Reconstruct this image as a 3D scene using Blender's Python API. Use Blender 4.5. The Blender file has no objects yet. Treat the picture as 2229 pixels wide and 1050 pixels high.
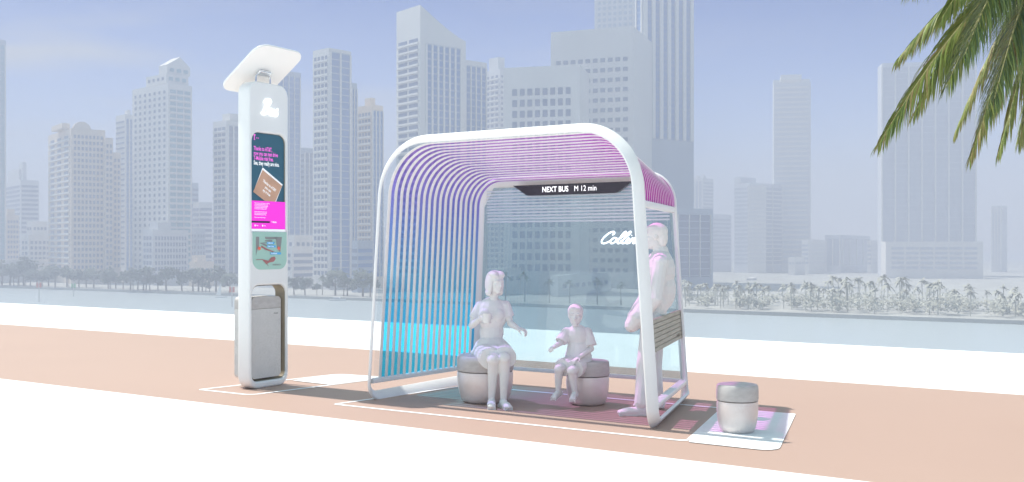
import bpy, bmesh, math, random
from mathutils import Vector, Matrix
random.seed(7)
R = math.radians
S = bpy.context.scene
COL = S.collection

# ------------------------------------------------------------------ camera, sky, sun, exposure
F, CX, HY, CH = 2200.0, 1114.5, 540.0, 1.52        # focal length in photo pixels, centre column, horizon row, eye height
cd = bpy.data.cameras.new('camera'); cam = bpy.data.objects.new('camera', cd); COL.objects.link(cam)
cam.location = (0, 0, CH); cam.rotation_euler = (R(90), 0, 0)
cd.sensor_width = 36; cd.lens = 36 * F / 2229; cd.shift_y = (HY - 525) / 2229
cd.clip_start = 0.05; cd.clip_end = 6000
S.camera = cam
SUN_EL = 60.0
LX, LY = 0.85, -0.527                                 # the way the sunlight travels over the ground
W = bpy.data.worlds.new('World'); S.world = W; W.use_nodes = True
wn = W.node_tree.nodes; wl = W.node_tree.links
bg = wn['Background']; bg.inputs[1].default_value = 0.13
sk = wn.new('ShaderNodeTexSky'); sk.sky_type = 'NISHITA'; sk.sun_disc = False
sk.sun_elevation = R(SUN_EL); sk.sun_rotation = math.atan2(-LX, -LY)
sk.air_density = 1.0; sk.dust_density = 0.3; sk.ozone_density = 3.0
tcw = wn.new('ShaderNodeTexCoord'); sxw = wn.new('ShaderNodeSeparateXYZ'); rw = wn.new('ShaderNodeValToRGB'); mw = wn.new('ShaderNodeMix')
wl.new(tcw.outputs['Generated'], sxw.inputs[0]); wl.new(sxw.outputs[2], rw.inputs[0])      # gain on the sky by height; overhead raised and warmed as added fill light
ew = rw.color_ramp.elements
while len(ew) < 5: ew.new(.5)
for e_, (p_, c_) in zip(ew, [(0.0, (.62, .56, .54)), (0.10, (.28, .37, .58)), (0.24, (.012, .13, .36)), (0.42, (1.25, 1.13, .70)), (0.7, (1.62, 1.42, .82))]): e_.position = p_; e_.color = (*c_, 1)
vm = wn.new('ShaderNodeVectorMath'); vm.operation = 'MULTIPLY'; vs_ = wn.new('ShaderNodeVectorMath'); vs_.operation = 'SCALE'; vs_.inputs['Scale'].default_value = 1.6
wl.new(sk.outputs[0], vm.inputs[0]); wl.new(rw.outputs[0], vm.inputs[1]); wl.new(vm.outputs[0], vs_.inputs[0])
# paler towards the sun on the left, and thin streaks of cloud
mpw = wn.new('ShaderNodeMapping'); mpw.inputs['Scale'].default_value = (1.6, 1.6, 11.0); nzw = wn.new('ShaderNodeTexNoise'); nzw.inputs['Scale'].default_value = 2.0; nzw.inputs['Detail'].default_value = 5
wl.new(tcw.outputs['Generated'], mpw.inputs[0]); wl.new(mpw.outputs[0], nzw.inputs['Vector'])
crw = wn.new('ShaderNodeValToRGB'); crw.color_ramp.elements[0].position = .45; crw.color_ramp.elements[1].position = .75; wl.new(nzw.outputs[0], crw.inputs[0])
lfw = wn.new('ShaderNodeMapRange'); lfw.inputs[1].default_value = .30; lfw.inputs[2].default_value = -.50; lfw.inputs[3].default_value = .06; lfw.inputs[4].default_value = .85; wl.new(sxw.outputs[0], lfw.inputs[0])
mlw = wn.new('ShaderNodeMath'); mlw.operation = 'MULTIPLY'; wl.new(crw.outputs[0], mlw.inputs[0]); wl.new(lfw.outputs[0], mlw.inputs[1])
adw = wn.new('ShaderNodeMath'); adw.operation = 'MULTIPLY_ADD'; wl.new(lfw.outputs[0], adw.inputs[0]); adw.inputs[1].default_value = .35; wl.new(mlw.outputs[0], adw.inputs[2]); adw.use_clamp = True
lo = wn.new('ShaderNodeMapRange'); lo.inputs[1].default_value = .30; lo.inputs[2].default_value = .20; wl.new(sxw.outputs[2], lo.inputs[0])
ml2 = wn.new('ShaderNodeMath'); ml2.operation = 'MULTIPLY'; wl.new(adw.outputs[0], ml2.inputs[0]); wl.new(lo.outputs[0], ml2.inputs[1])
mw.data_type = 'RGBA'; wl.new(ml2.outputs[0], mw.inputs[0]); wl.new(vs_.outputs[0], mw.inputs[6]); mw.inputs[7].default_value = (3.6, 3.7, 3.9, 1); wl.new(mw.outputs[2], bg.inputs[0])
ld = bpy.data.lights.new('sun', 'SUN'); sun = bpy.data.objects.new('sun', ld); COL.objects.link(sun)
ld.energy = 5.0; ld.angle = R(0.8); ld.color = (1.0, 0.95, 0.88)
c_ = math.cos(R(SUN_EL))
sun.rotation_euler = Vector((LX * c_, LY * c_, -math.sin(R(SUN_EL)))).to_track_quat('-Z', 'Y').to_euler()
S.view_settings.view_transform = 'Standard'; S.view_settings.look = 'None'
S.view_settings.exposure = 0.42; S.view_settings.gamma = 1.0
S.cycles.use_denoising = True
S.cycles.transparent_max_bounces = 32; S.cycles.max_bounces = 8; S.cycles.volume_bounces = 1

# ------------------------------------------------------------------ coordinates
KX = Vector((0.8476, -0.5306, 0)); NX = Vector((0.5306, 0.8476, 0)); ZX = Vector((0, 0, 1))
def KN(k, n, z=0.0): return KX * k + NX * n + ZX * z          # along the kerb, away from the kerb, up
def AT(px, py, Y): return Vector(((px - CX) / F * Y, Y, CH + (HY - py) / F * Y))

# ------------------------------------------------------------------ mesh helpers
ORG = {}
class MB:
    def __init__(s): s.v = []; s.f = []; s.uv = {}
    def add(s, vs, fs):
        o = len(s.v); s.v += [Vector(p) for p in vs]; s.f += [tuple(i + o for i in q) for q in fs]; return o
    def box(s, o, ax, ay, az):                              # corner and three edge vectors
        o = Vector(o); ax, ay, az = Vector(ax), Vector(ay), Vector(az)
        if ax.cross(ay).dot(az) < 0: ax, ay = ay, ax
        p = [o, o + ax, o + ax + ay, o + ay]; p += [q + az for q in p]
        s.add(p, [(3, 2, 1, 0), (4, 5, 6, 7), (0, 1, 5, 4), (1, 2, 6, 5), (2, 3, 7, 6), (3, 0, 4, 7)])
    def bbox(s, o, ax, ay, az, r=0.01, seg=3):               # box with rounded edges
        o = Vector(o); ax, ay, az = Vector(ax), Vector(ay), Vector(az)
        if ax.cross(ay).dot(az) < 0: ax, ay = ay, ax
        bm = bmesh.new(); bmesh.ops.create_cube(bm, size=1)
        m = Matrix((ax, ay, az)).transposed()
        for v in bm.verts: v.co = o + m @ (v.co + Vector((.5, .5, .5)))
        bmesh.ops.bevel(bm, geom=bm.edges[:], offset=r, segments=seg, profile=0.5, affect='EDGES')
        bm.verts.index_update(); s.add([v.co.copy() for v in bm.verts], [[v.index for v in f.verts] for f in bm.faces]); bm.free()
    def tube(s, pts, rad, seg=8, cap=True, sq=None):
        pts = [Vector(p) for p in pts]; n = len(pts)
        rad = [rad] * n if not hasattr(rad, '__len__') else rad
        t0 = (pts[1] - pts[0]).normalized(); u = t0.orthogonal().normalized(); rings = []
        for i, p in enumerate(pts):
            t = (pts[min(i + 1, n - 1)] - pts[max(i - 1, 0)]).normalized()
            u = (u - t * u.dot(t)).normalized(); w = t.cross(u)
            rings.append([p + (u * math.cos(a) + w * math.sin(a)) * rad[i] for a in [2 * math.pi * j / seg for j in range(seg)]])
        fs = []
        for i in range(n - 1):
            for j in range(seg): k = (j + 1) % seg; fs.append((i * seg + j, i * seg + k, (i + 1) * seg + k, (i + 1) * seg + j))
        if cap: fs += [tuple(reversed(range(seg))), tuple((n - 1) * seg + j for j in range(seg))]
        s.add([q for r_ in rings for q in r_], fs)
    def lathe(s, o, prof, seg=40):
        o = Vector(o); vs = []; fs = []
        for r_, z in prof: vs += [o + Vector((r_ * math.cos(2 * math.pi * j / seg), r_ * math.sin(2 * math.pi * j / seg), z)) for j in range(seg)]
        for i in range(len(prof) - 1):
            for j in range(seg): k = (j + 1) % seg; fs.append((i * seg + j, i * seg + k, (i + 1) * seg + k, (i + 1) * seg + j))
        fs += [tuple(reversed(range(seg))), tuple((len(prof) - 1) * seg + j for j in range(seg))]
        s.add(vs, fs)
    def sphere(s, c, ax, seg=14, rings=9):                   # ellipsoid with three semi-axis vectors
        c = Vector(c); a, b, d = [Vector(x) for x in ax]
        if a.cross(b).dot(d) < 0: a, b = b, a
        vs = [c - d]; fs = []
        for i in range(1, rings):
            t = math.pi * i / rings
            for j in range(seg):
                p = 2 * math.pi * j / seg
                vs.append(c + a * (math.sin(t) * math.cos(p)) + b * (math.sin(t) * math.sin(p)) - d * math.cos(t))
        vs.append(c + d)
        for j in range(seg): fs.append((0, 1 + (j + 1) % seg, 1 + j))
        for i in range(rings - 2):
            for j in range(seg):
                k = (j + 1) % seg; q = 1 + i * seg
                fs.append((q + j, q + k, q + seg + k, q + seg + j))
        q = 1 + (rings - 2) * seg
        for j in range(seg): fs.append((q + j, q + (j + 1) % seg, len(vs) - 1))
        s.add(vs, fs)
    def cap(s, a, b, ra, rb, seg=12):                        # closed tapered capsule
        a, b = Vector(a), Vector(b); t = b - a; L = t.length; t = t / L; u = t.orthogonal().normalized(); w = t.cross(u)
        prof = [(-ra * math.cos(x), ra * math.sin(x)) for x in [0.3, 0.8, 1.25]] + [(L - rb * math.cos(x), rb * math.sin(x)) for x in [1.9, 2.35, 2.85]]
        vs = []; fs = []
        for h, r_ in prof: vs += [a + t * h + (u * math.cos(2 * math.pi * j / seg) + w * math.sin(2 * math.pi * j / seg)) * r_ for j in range(seg)]
        for i in range(len(prof) - 1):
            for j in range(seg): k = (j + 1) % seg; fs.append((i * seg + j, i * seg + k, (i + 1) * seg + k, (i + 1) * seg + j))
        fs += [tuple(reversed(range(seg))), tuple((len(prof) - 1) * seg + j for j in range(seg))]
        s.add(vs, fs)
    def chain(s, pts, rad):
        for i in range(len(pts) - 1): s.cap(pts[i], pts[i + 1], rad[i], rad[i + 1])
    def frus(s, a, b, ra, rb, seg=16, sq=1.0):               # closed frustum with flat ends
        a, b = Vector(a), Vector(b); t = (b - a).normalized(); u = t.orthogonal().normalized(); w = t.cross(u)
        ring = lambda p, r_: [p + (u * math.cos(2 * math.pi * j / seg) + w * math.sin(2 * math.pi * j / seg)) * r_ for j in range(seg)]
        s.add(ring(a, ra) + ring(b, rb), [(j, (j + 1) % seg, seg + (j + 1) % seg, seg + j) for j in range(seg)] + [tuple(reversed(range(seg))), tuple(range(seg, 2 * seg))])
    def obj(s, name, mat, parent=None, smooth=False, uv=None):
        off = ORG[parent] if parent is not None else Vector((0, 0, 0))
        me = bpy.data.meshes.new(name); me.from_pydata([v - off for v in s.v], [], s.f); me.materials.append(mat)
        if smooth:
            for p in me.polygons: p.use_smooth = True
            try: me.set_sharp_from_angle(angle=R(38))
            except Exception: pass
        if uv is not None:
            l = me.uv_layers.new(name='UVMap')
            for lp in me.loops: l.data[lp.index].uv = uv[lp.vertex_index]
        me.update()
        o = bpy.data.objects.new(name, me); COL.objects.link(o)
        if parent is not None: o.parent = parent
        ORG[o] = off
        return o
def tag(o, label, cat, group=None, kind=None):
    if label: o['label'] = label
    if cat: o['category'] = cat
    if group: o['group'] = group
    if kind: o['kind'] = kind
    return o
def thing(name, loc, label, cat, group=None):
    o = bpy.data.objects.new(name, None); COL.objects.link(o); o.location = loc; o.empty_display_size = 0.2
    ORG[o] = Vector(loc); return tag(o, label, cat, group)
def structure(o): o['kind'] = 'structure'; return o
def copy_tree(o, parent=None):
    c = o.copy(); COL.objects.link(c); c.parent = parent
    for ch in [x for x in ALLKIDS.get(o, [])]: ALLKIDS.setdefault(c, []).append(copy_tree(ch, c))
    return c
ALLKIDS = {}
def kids(root, *os):
    for o in os: ALLKIDS.setdefault(root, []).append(o)

# ------------------------------------------------------------------ materials
def M(name, col, rough=0.6, spec=0.4, metal=0.0, var=0.0, scale=8.0, bump=0.0, bscale=60.0, emit=0.0, speck=None):
    m = bpy.data.materials.new(name); m.use_nodes = True
    nt = m.node_tree; b = nt.nodes['Principled BSDF']; L = nt.links
    b.inputs['Base Color'].default_value = (*col, 1); b.inputs['Roughness'].default_value = rough
    b.inputs['Specular IOR Level'].default_value = spec; b.inputs['Metallic'].default_value = metal
    tc = nt.nodes.new('ShaderNodeTexCoord')
    if var:
        n = nt.nodes.new('ShaderNodeTexNoise'); n.inputs['Scale'].default_value = scale; n.inputs['Detail'].default_value = 6
        L.new(tc.outputs['Object'], n.inputs['Vector'])
        r = nt.nodes.new('ShaderNodeValToRGB'); r.color_ramp.elements[0].position = 0.3; r.color_ramp.elements[1].position = 0.7
        r.color_ramp.elements[0].color = (*[c * (1 - var) for c in col], 1); r.color_ramp.elements[1].color = (*[min(1, c * (1 + var)) for c in col], 1)
        L.new(n.outputs[0], r.inputs[0]); out = r.outputs[0]
        if speck:
            v = nt.nodes.new('ShaderNodeTexNoise'); v.inputs['Scale'].default_value = speck[1]; v.inputs['Detail'].default_value = 2
            L.new(tc.outputs['Object'], v.inputs['Vector'])
            r2 = nt.nodes.new('ShaderNodeValToRGB'); r2.color_ramp.elements[0].position = 0.42; r2.color_ramp.elements[1].position = 0.62
            L.new(v.outputs[0], r2.inputs[0])
            mx = nt.nodes.new('ShaderNodeMix'); mx.data_type = 'RGBA'
            L.new(r2.outputs[0], mx.inputs[0]); L.new(out, mx.inputs[6]); mx.inputs[7].default_value = (*speck[0], 1); out = mx.outputs[2]
        L.new(out, b.inputs['Base Color'])
    if bump:
        n2 = nt.nodes.new('ShaderNodeTexNoise'); n2.inputs['Scale'].default_value = bscale; n2.inputs['Detail'].default_value = 4
        L.new(tc.outputs['Object'], n2.inputs['Vector'])
        bp = nt.nodes.new('ShaderNodeBump'); bp.inputs['Strength'].default_value = bump; bp.inputs['Distance'].default_value = 0.01
        L.new(n2.outputs[0], bp.inputs['Height']); L.new(bp.outputs[0], b.inputs['Normal'])
    if emit:
        b.inputs['Emission Color'].default_value = (*col, 1); b.inputs['Emission Strength'].default_value = emit
    return m
def wood(name, c1, c2, scale=(3, 30, 30)):
    m = M(name, c1, 0.6); nt = m.node_tree; L = nt.links; b = nt.nodes['Principled BSDF']
    tc = nt.nodes.new('ShaderNodeTexCoord'); mp = nt.nodes.new('ShaderNodeMapping'); mp.inputs['Scale'].default_value = scale
    n = nt.nodes.new('ShaderNodeTexNoise'); n.inputs['Scale'].default_value = 2.2; n.inputs['Detail'].default_value = 8
    r = nt.nodes.new('ShaderNodeValToRGB'); r.color_ramp.elements[0].position = 0.35; r.color_ramp.elements[1].position = 0.65
    r.color_ramp.elements[0].color = (*c1, 1); r.color_ramp.elements[1].color = (*c2, 1)
    L.new(tc.outputs['Object'], mp.inputs[0]); L.new(mp.outputs[0], n.inputs['Vector']); L.new(n.outputs[0], r.inputs[0]); L.new(r.outputs[0], b.inputs['Base Color'])
    return m
def film(name, stops, tr=0.75):
    m = bpy.data.materials.new(name); m.use_nodes = True; nt = m.node_tree; L = nt.links; nt.nodes.clear()
    out = nt.nodes.new('ShaderNodeOutputMaterial'); uv = nt.nodes.new('ShaderNodeUVMap'); sx = nt.nodes.new('ShaderNodeSeparateXYZ')
    cr = nt.nodes.new('ShaderNodeValToRGB'); e = cr.color_ramp.elements
    while len(e) < len(stops): e.new(0.5)
    for i, (p, c) in enumerate(stops): e[i].position = p; e[i].color = (*c, 1)
    L.new(uv.outputs[0], sx.inputs[0]); L.new(sx.outputs[0], cr.inputs[0])
    t = nt.nodes.new('ShaderNodeBsdfTransparent'); d = nt.nodes.new('ShaderNodeBsdfTranslucent'); g = nt.nodes.new('ShaderNodeBsdfGlossy')
    g.inputs['Roughness'].default_value = 0.05
    L.new(cr.outputs[0], t.inputs[0]); L.new(cr.outputs[0], d.inputs[0])
    a = nt.nodes.new('ShaderNodeMixShader'); a.inputs[0].default_value = 1 - tr; L.new(t.outputs[0], a.inputs[1]); L.new(d.outputs[0], a.inputs[2])
    b = nt.nodes.new('ShaderNodeMixShader'); b.inputs[0].default_value = 0.03; L.new(a.outputs[0], b.inputs[1]); L.new(g.outputs[0], b.inputs[2])
    L.new(b.outputs[0], out.inputs[0]); return m
def glass(name, col, refl=0.07, milk=None):
    m = bpy.data.materials.new(name); m.use_nodes = True; nt = m.node_tree; L = nt.links; nt.nodes.clear()
    out = nt.nodes.new('ShaderNodeOutputMaterial')
    t = nt.nodes.new('ShaderNodeBsdfTransparent'); t.inputs[0].default_value = (*col, 1); g = nt.nodes.new('ShaderNodeBsdfGlossy'); g.inputs['Roughness'].default_value = 0.02
    b = nt.nodes.new('ShaderNodeMixShader'); b.inputs[0].default_value = refl; L.new(t.outputs[0], b.inputs[1]); L.new(g.outputs[0], b.inputs[2])
    if milk:                                                # a faintly milky pane
        k = nt.nodes.new('ShaderNodeBsdfDiffuse'); k.inputs[0].default_value = (*milk[0], 1); c = nt.nodes.new('ShaderNodeMixShader'); c.inputs[0].default_value = milk[1]
        L.new(b.outputs[0], c.inputs[1]); L.new(k.outputs[0], c.inputs[2]); b = c
    L.new(b.outputs[0], out.inputs[0]); return m

m_white = M('white_paint', (0.89, 0.885, 0.87), 0.35, 0.5, var=0.02, scale=3)
m_pave = M('pale_concrete', (0.80, 0.81, 0.81), 0.85, 0.2, var=0.03, scale=0.6, bump=0.05, bscale=40)
m_quay = M('pale_stone', (0.78, 0.81, 0.82), 0.85, 0.2, var=0.03, scale=0.5, bump=0.05, bscale=40)
m_brick = M('terracotta_surface', (0.435, 0.302, 0.245), 0.6, 0.35, var=0.03, scale=0.5, bump=0.10, bscale=220, speck=((.415, .285, .23), 160))
m_line = M('white_road_paint', (0.80, 0.81, 0.82), 0.6, 0.3, var=0.03, scale=6)
m_bar = M('white_slat', (0.88, 0.875, 0.86), 0.45, 0.4)
_nt = m_bar.node_tree; _tr = _nt.nodes.new('ShaderNodeBsdfTranslucent'); _tr.inputs[0].default_value = (.92, .91, .89, 1); _mx = _nt.nodes.new('ShaderNodeMixShader'); _mx.inputs[0].default_value = .34   # frosted slats let light through
_nt.links.new(_nt.nodes['Principled BSDF'].outputs[0], _mx.inputs[1]); _nt.links.new(_tr.outputs[0], _mx.inputs[2]); _nt.links.new(_mx.outputs[0], _nt.nodes['Material Output'].inputs[0])
m_film = film('tinted_film', [(0.0, (.025, .52, .88)), (0.12, (.06, .54, .86)), (0.20, (.20, .52, .78)), (0.29, (.26, .38, .78)), (0.36, (.33, .27, .74)), (0.46, (.44, .24, .66)), (0.58, (.74, .36, .80)), (0.78, (.78, .30, .78)), (0.84, (.80, .07, .72)), (1.0, (.80, .06, .72))], 0.91)
m_glass = glass('tinted_glass', (0.80, 0.875, 0.90), 0.05, ((.50, .60, .64), .14))
m_outer = film('outer_film', [(0.0, (.80, .05, .70)), (1.0, (.80, .05, .70))], 0.62)
m_clear = glass('clear_strip', (0.90, 0.93, 0.95), 0.06)
m_frit = M('frit_white', (0.72, 0.78, 0.82), 0.5)
m_board = M('dark_display', (0.035, 0.03, 0.04), 0.25, 0.5, var=0.1)
m_lit = M('lit_letter', (1, 1, 1), 0.5, emit=1.1)
m_lit2 = M('lit_digits', (1, 1, 1), 0.5, emit=0.8)
m_glow = M('lit_script', (0.9, 0.98, 1.0), 0.5, emit=1.0)
m_bench = wood('weathered_planks', (.40, .365, .285), (.50, .465, .38), (2, 2, 14))
m_lid = wood('grey_wood', (.50, .475, .455), (.58, .555, .535), (5, 5, 12))
m_conc = M('speckled_concrete', (.80, .72, .68), 0.42, 0.5, metal=0.35, var=0.06, scale=12, bump=0.08, bscale=200, speck=((.82, .77, .74), 140))
m_bin = M('speckled_panel', (.62, .61, .59), 0.7, 0.3, var=0.06, scale=12, bump=0.1, bscale=150, speck=((.72, .71, .69), 110))
m_dark = M('gap_shade_and_print', (.07, .065, .06), 0.8, var=0.1)
m_tan = M('tan_reveal', (.34, .29, .21), 0.7, var=0.08)
m_chrome = M('steel', (.75, .76, .78), 0.22, 0.5, metal=0.8)
m_fig = M('matte_white_figure', (.82, .81, .785), 0.7, 0.25, var=0.03, scale=6)
m_cloth = M('matte_white_cloth', (.82, .81, .79), 0.8, 0.2, var=0.03, scale=6)
m_hair = M('matte_white_hair', (.82, .80, .775), 0.7, 0.25, var=0.03, scale=9)
m_mug = M('glazed_white', (.82, .80, .77), 0.25, 0.5, var=0.02)
m_teal = M('poster_teal', (.022, .085, .13), 0.4, emit=0.35)
m_mag = M('poster_magenta', (.86, .03, .62), 0.4, emit=0.35)
m_pink = M('poster_pink_text', (.90, .16, .70), 0.4, emit=0.4)
m_peach = M('poster_peach', (.72, .42, .28), 0.4, var=0.08, scale=7, emit=0.0)
m_pw = M('poster_white', (.9, .9, .9), 0.4, emit=0.3)
m_navy = M('poster_navy', (.012, .018, .04), 0.4)
m_mint = M('map_mint', (.40, .62, .54), 0.4, emit=0.05)
m_mgrey = M('map_grey', (.30, .30, .30), 0.5)
m_mred = M('map_red', (.40, .16, .16), 0.5, emit=0.05)
m_mred2 = M('map_hot_red', (.85, .18, .12), 0.5, emit=0.1)
m_mblue = M('map_blue', (.08, .42, .78), 0.5, emit=0.1)

# ------------------------------------------------------------------ ground and water
WZ = CH - 22.0
def strip(name, n0, n1, z, mat, k0=-260, k1=260, z0=None):
    mb = MB()
    if z0 is None: mb.add([KN(k0, n0, z), KN(k1, n0, z), KN(k1, n1, z), KN(k0, n1, z)], [(0, 1, 2, 3)])
    else: mb.box(KN(k0, n0, z0), KX * (k1 - k0), NX * (n1 - n0), ZX * (z - z0))
    return structure(mb.obj(name, mat))
strip('quay_block', -40, 16.2, -0.02, m_quay, z0=WZ - 0.5)
strip('pavement', -40, 6.80, 0.0, m_pave)
strip('brick_path', 6.80, 11.66, 0.0, m_brick)
strip('quay_pavement', 11.66, 16.2, 0.0, m_quay)
m_water = M('bay_water', (.40, .45, .47), 0.3, 0.5, bump=0.5, bscale=0.35)
def rround(pts, rad, seg=6):
    out = []; n = len(pts)
    for i in range(n):
        a, p, b = Vector(pts[i - 1]), Vector(pts[i]), Vector(pts[(i + 1) % n])
        r_ = rad if not hasattr(rad, '__len__') else rad[i]
        if r_ <= 0: out.append(p); continue
        da, db = (a - p).normalized(), (b - p).normalized()
        ang = da.angle(db); d = r_ / math.tan(ang / 2)
        p0, p1 = p + da * d, p + db * d; c = p + (da + db).normalized() * (r_ / math.sin(ang / 2))
        v0, v1 = p0 - c, p1 - c; th = v0.angle(v1)
        for j in range(seg + 1):
            t = j / seg; w0 = math.sin((1 - t) * th) / math.sin(th); w1 = math.sin(t * th) / math.sin(th)
            out.append(c + v0 * w0 + v1 * w1)
    return out
def outline(mb, pts, w, z, rad):                           # a painted closed line on the ground, pts in (k, n)
    P = rround([Vector((a, b, 0)) for a, b in pts], rad); n = len(P); inn = []
    for i in range(n):
        t = (P[(i + 1) % n] - P[i - 1]).normalized(); nn = Vector((-t.y, t.x, 0)); inn.append(P[i] + nn * w)
    vs = [KN(p.x, p.y, z) for p in P] + [KN(p.x, p.y, z) for p in inn]
    mb.add(vs, [(i, (i + 1) % n, n + (i + 1) % n, n + i) for i in range(n)])
def patch(mb, pts, z, rad):
    P = rround([Vector((a, b, 0)) for a, b in pts], rad); mb.add([KN(p.x, p.y, z) for p in P], [tuple(range(len(P)))])
mb = MB()
outline(mb, [(-8.62, 7.38), (-7.80, 7.38), (-7.47, 9.30), (-8.24, 9.22)], 0.055, 0.003, [.06, .16, .12, .16])
outline(mb, [(-6.70, 7.38), (-3.01, 7.44), (-3.36, 9.20), (-6.36, 9.20)], 0.05, 0.003, [.06, .10, .05, .05])
patch(mb, [(-8.26, 8.46), (-7.66, 8.42), (-7.51, 9.26), (-8.21, 9.17)], 0.0055, [.0, .0, .1, .13])
patch(mb, [(-3.02, 7.42), (-2.31, 7.42), (-2.70, 9.20), (-3.37, 9.20)], 0.0055, [.02, .13, .03, .03])
structure(mb.obj('pavement_markings', m_line))
mb = MB(); mb.add([(-3000, 8, WZ), (3000, 8, WZ), (3000, 5000, WZ), (-3000, 5000, WZ)], [(0, 1, 2, 3)]); structure(mb.obj('water', m_water))
NS = 14.68 * 22.0
m_land = M('far_land', (.37, .37, .35), 0.9, var=0.2, scale=0.05)  # tone matched to the paled grove, low contrast standing in for haze
mb = MB(); mb.box(KN(-1500, NS, WZ - 1), KX * 2700, NX * 1500, ZX * 2.2); structure(mb.obj('far_shore', m_land))

# ------------------------------------------------------------------ sweeps and flat panels
def sweep(mb, P, N, tn, wb, closed=False, rc=0.012):
    n = len(P); sec = []; wl_ = wb if hasattr(wb, '__len__') else None; wb = .1 if wl_ else wb
    for (sx, sy) in ((1, 1), (-1, 1), (-1, -1), (1, -1)):
        for a in ((0, 45, 90) if sx * sy > 0 else (90, 45, 0)):
            sec.append((sx * (tn / 2 - rc + rc * math.cos(R(a))), sy * (wb / 2 - rc + rc * math.sin(R(a)))))
    m = len(sec); vs = []
    for i in range(n):
        if closed: t = (P[(i + 1) % n] - P[i - 1]).normalized()
        else: t = (P[min(i + 1, n - 1)] - P[max(i - 1, 0)]).normalized()
        nn = (N[i] - t * N[i].dot(t)).normalized(); b = t.cross(nn)
        vs += [P[i] + nn * x + b * (y + ((wl_[i] - .1) / 2 * (1 if y > 0 else -1) if wl_ else 0)) for x, y in sec]
    fs = []
    for i in range(n if closed else n - 1):
        q = (i + 1) % n
        for j in range(m): k = (j + 1) % m; fs.append((i * m + j, i * m + k, q * m + k, q * m + j))
    if not closed: fs += [tuple(reversed(range(m))), tuple((n - 1) * m + j for j in range(m))]
    mb.add(vs, fs)
def slab(mb, P, d):                                        # flat outline given thickness d (a vector)
    n = len(P); mb.add(list(P) + [p + d for p in P], [tuple(reversed(range(n))), tuple(range(n, 2 * n))] + [(i, (i + 1) % n, n + (i + 1) % n, n + i) for i in range(n)])
def curve_mesh(splines, extrude, bevel, res=3):            # 2D outline with holes -> verts, faces
    c = bpy.data.curves.new('tmp', 'CURVE'); c.dimensions = '2D'; c.fill_mode = 'BOTH'; c.extrude = extrude; c.bevel_depth = bevel; c.bevel_resolution = res; c.offset = -bevel
    for sp in splines:
        s_ = c.splines.new('POLY'); s_.points.add(len(sp) - 1); s_.use_cyclic_u = True
        for i, p in enumerate(sp): s_.points[i].co = (p[0], p[1], 0, 1)
    o = bpy.data.objects.new('tmp', c); COL.objects.link(o)
    dg = bpy.context.evaluated_depsgraph_get(); me = bpy.data.meshes.new_from_object(o.evaluated_get(dg))
    r_ = ([v.co.copy() for v in me.vertices], [tuple(p.vertices) for p in me.polygons])
    bpy.data.objects.remove(o); bpy.data.curves.remove(c); bpy.data.meshes.remove(me); return r_
def text_mesh(txt, size, bold=0.0, align='LEFT', sx=1.0, extrude=0.0):
    c = bpy.data.curves.new('tmp', 'FONT'); c.body = txt; c.size = size; c.align_x = align; c.align_y = 'CENTER'; c.offset = bold; c.extrude = extrude; c.resolution_u = 3
    o = bpy.data.objects.new('tmp', c); COL.objects.link(o)
    dg = bpy.context.evaluated_depsgraph_get(); me = bpy.data.meshes.new_from_object(o.evaluated_get(dg))
    r_ = ([Vector((v.co.x * sx, v.co.y, v.co.z)) for v in me.vertices], [tuple(p.vertices) for p in me.polygons])
    bpy.data.objects.remove(o); bpy.data.curves.remove(c); bpy.data.meshes.remove(me); return r_
class Plane:                                               # places 2D work on a wall: x along ax, y up, d outwards
    def __init__(s, o, ax, ay=ZX): s.o = Vector(o); s.x = Vector(ax); s.y = Vector(ay); s.n = s.x.cross(s.y).normalized()
    def p(s, x, y, d=0.0): return s.o + s.x * x + s.y * y + s.n * d
    def put(s, mb, vf, x=0, y=0, d=0, rot=0.0):
        ca, sa = math.cos(rot), math.sin(rot)
        mb.add([s.p(x + v.x * ca - v.y * sa, y + v.x * sa + v.y * ca, d + v.z) for v in vf[0]], vf[1])
    def rect(s, mb, x0, y0, x1, y1, d0, d1, rad=0.0):
        P = [(x0, y0), (x1, y0), (x1, y1), (x0, y1)]
        P = [Vector((a, b, 0)) for a, b in P]
        if hasattr(rad, '__len__') or rad > 0: P = rround(P, rad, 5)
        slab(mb, [s.p(q.x, q.y, d0) for q in P], s.n * (d1 - d0))
    def poly(s, mb, pts, d0, d1): slab(mb, [s.p(a, b, d0) for a, b in pts], s.n * (d1 - d0))
def crom(pts, n=6):
    P = [Vector(p) for p in pts]; out = []
    for i in range(len(P) - 1):
        a, b, c, d = P[max(i - 1, 0)], P[i], P[i + 1], P[min(i + 2, len(P) - 1)]
        for j in range(n):
            t = j / n; out.append(0.5 * ((2 * b) + (c - a) * t + (2 * a - 5 * b + 4 * c - d) * t * t + (3 * b - a - 3 * c + d) * t ** 3))
    out.append(P[-1]); return out
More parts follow.
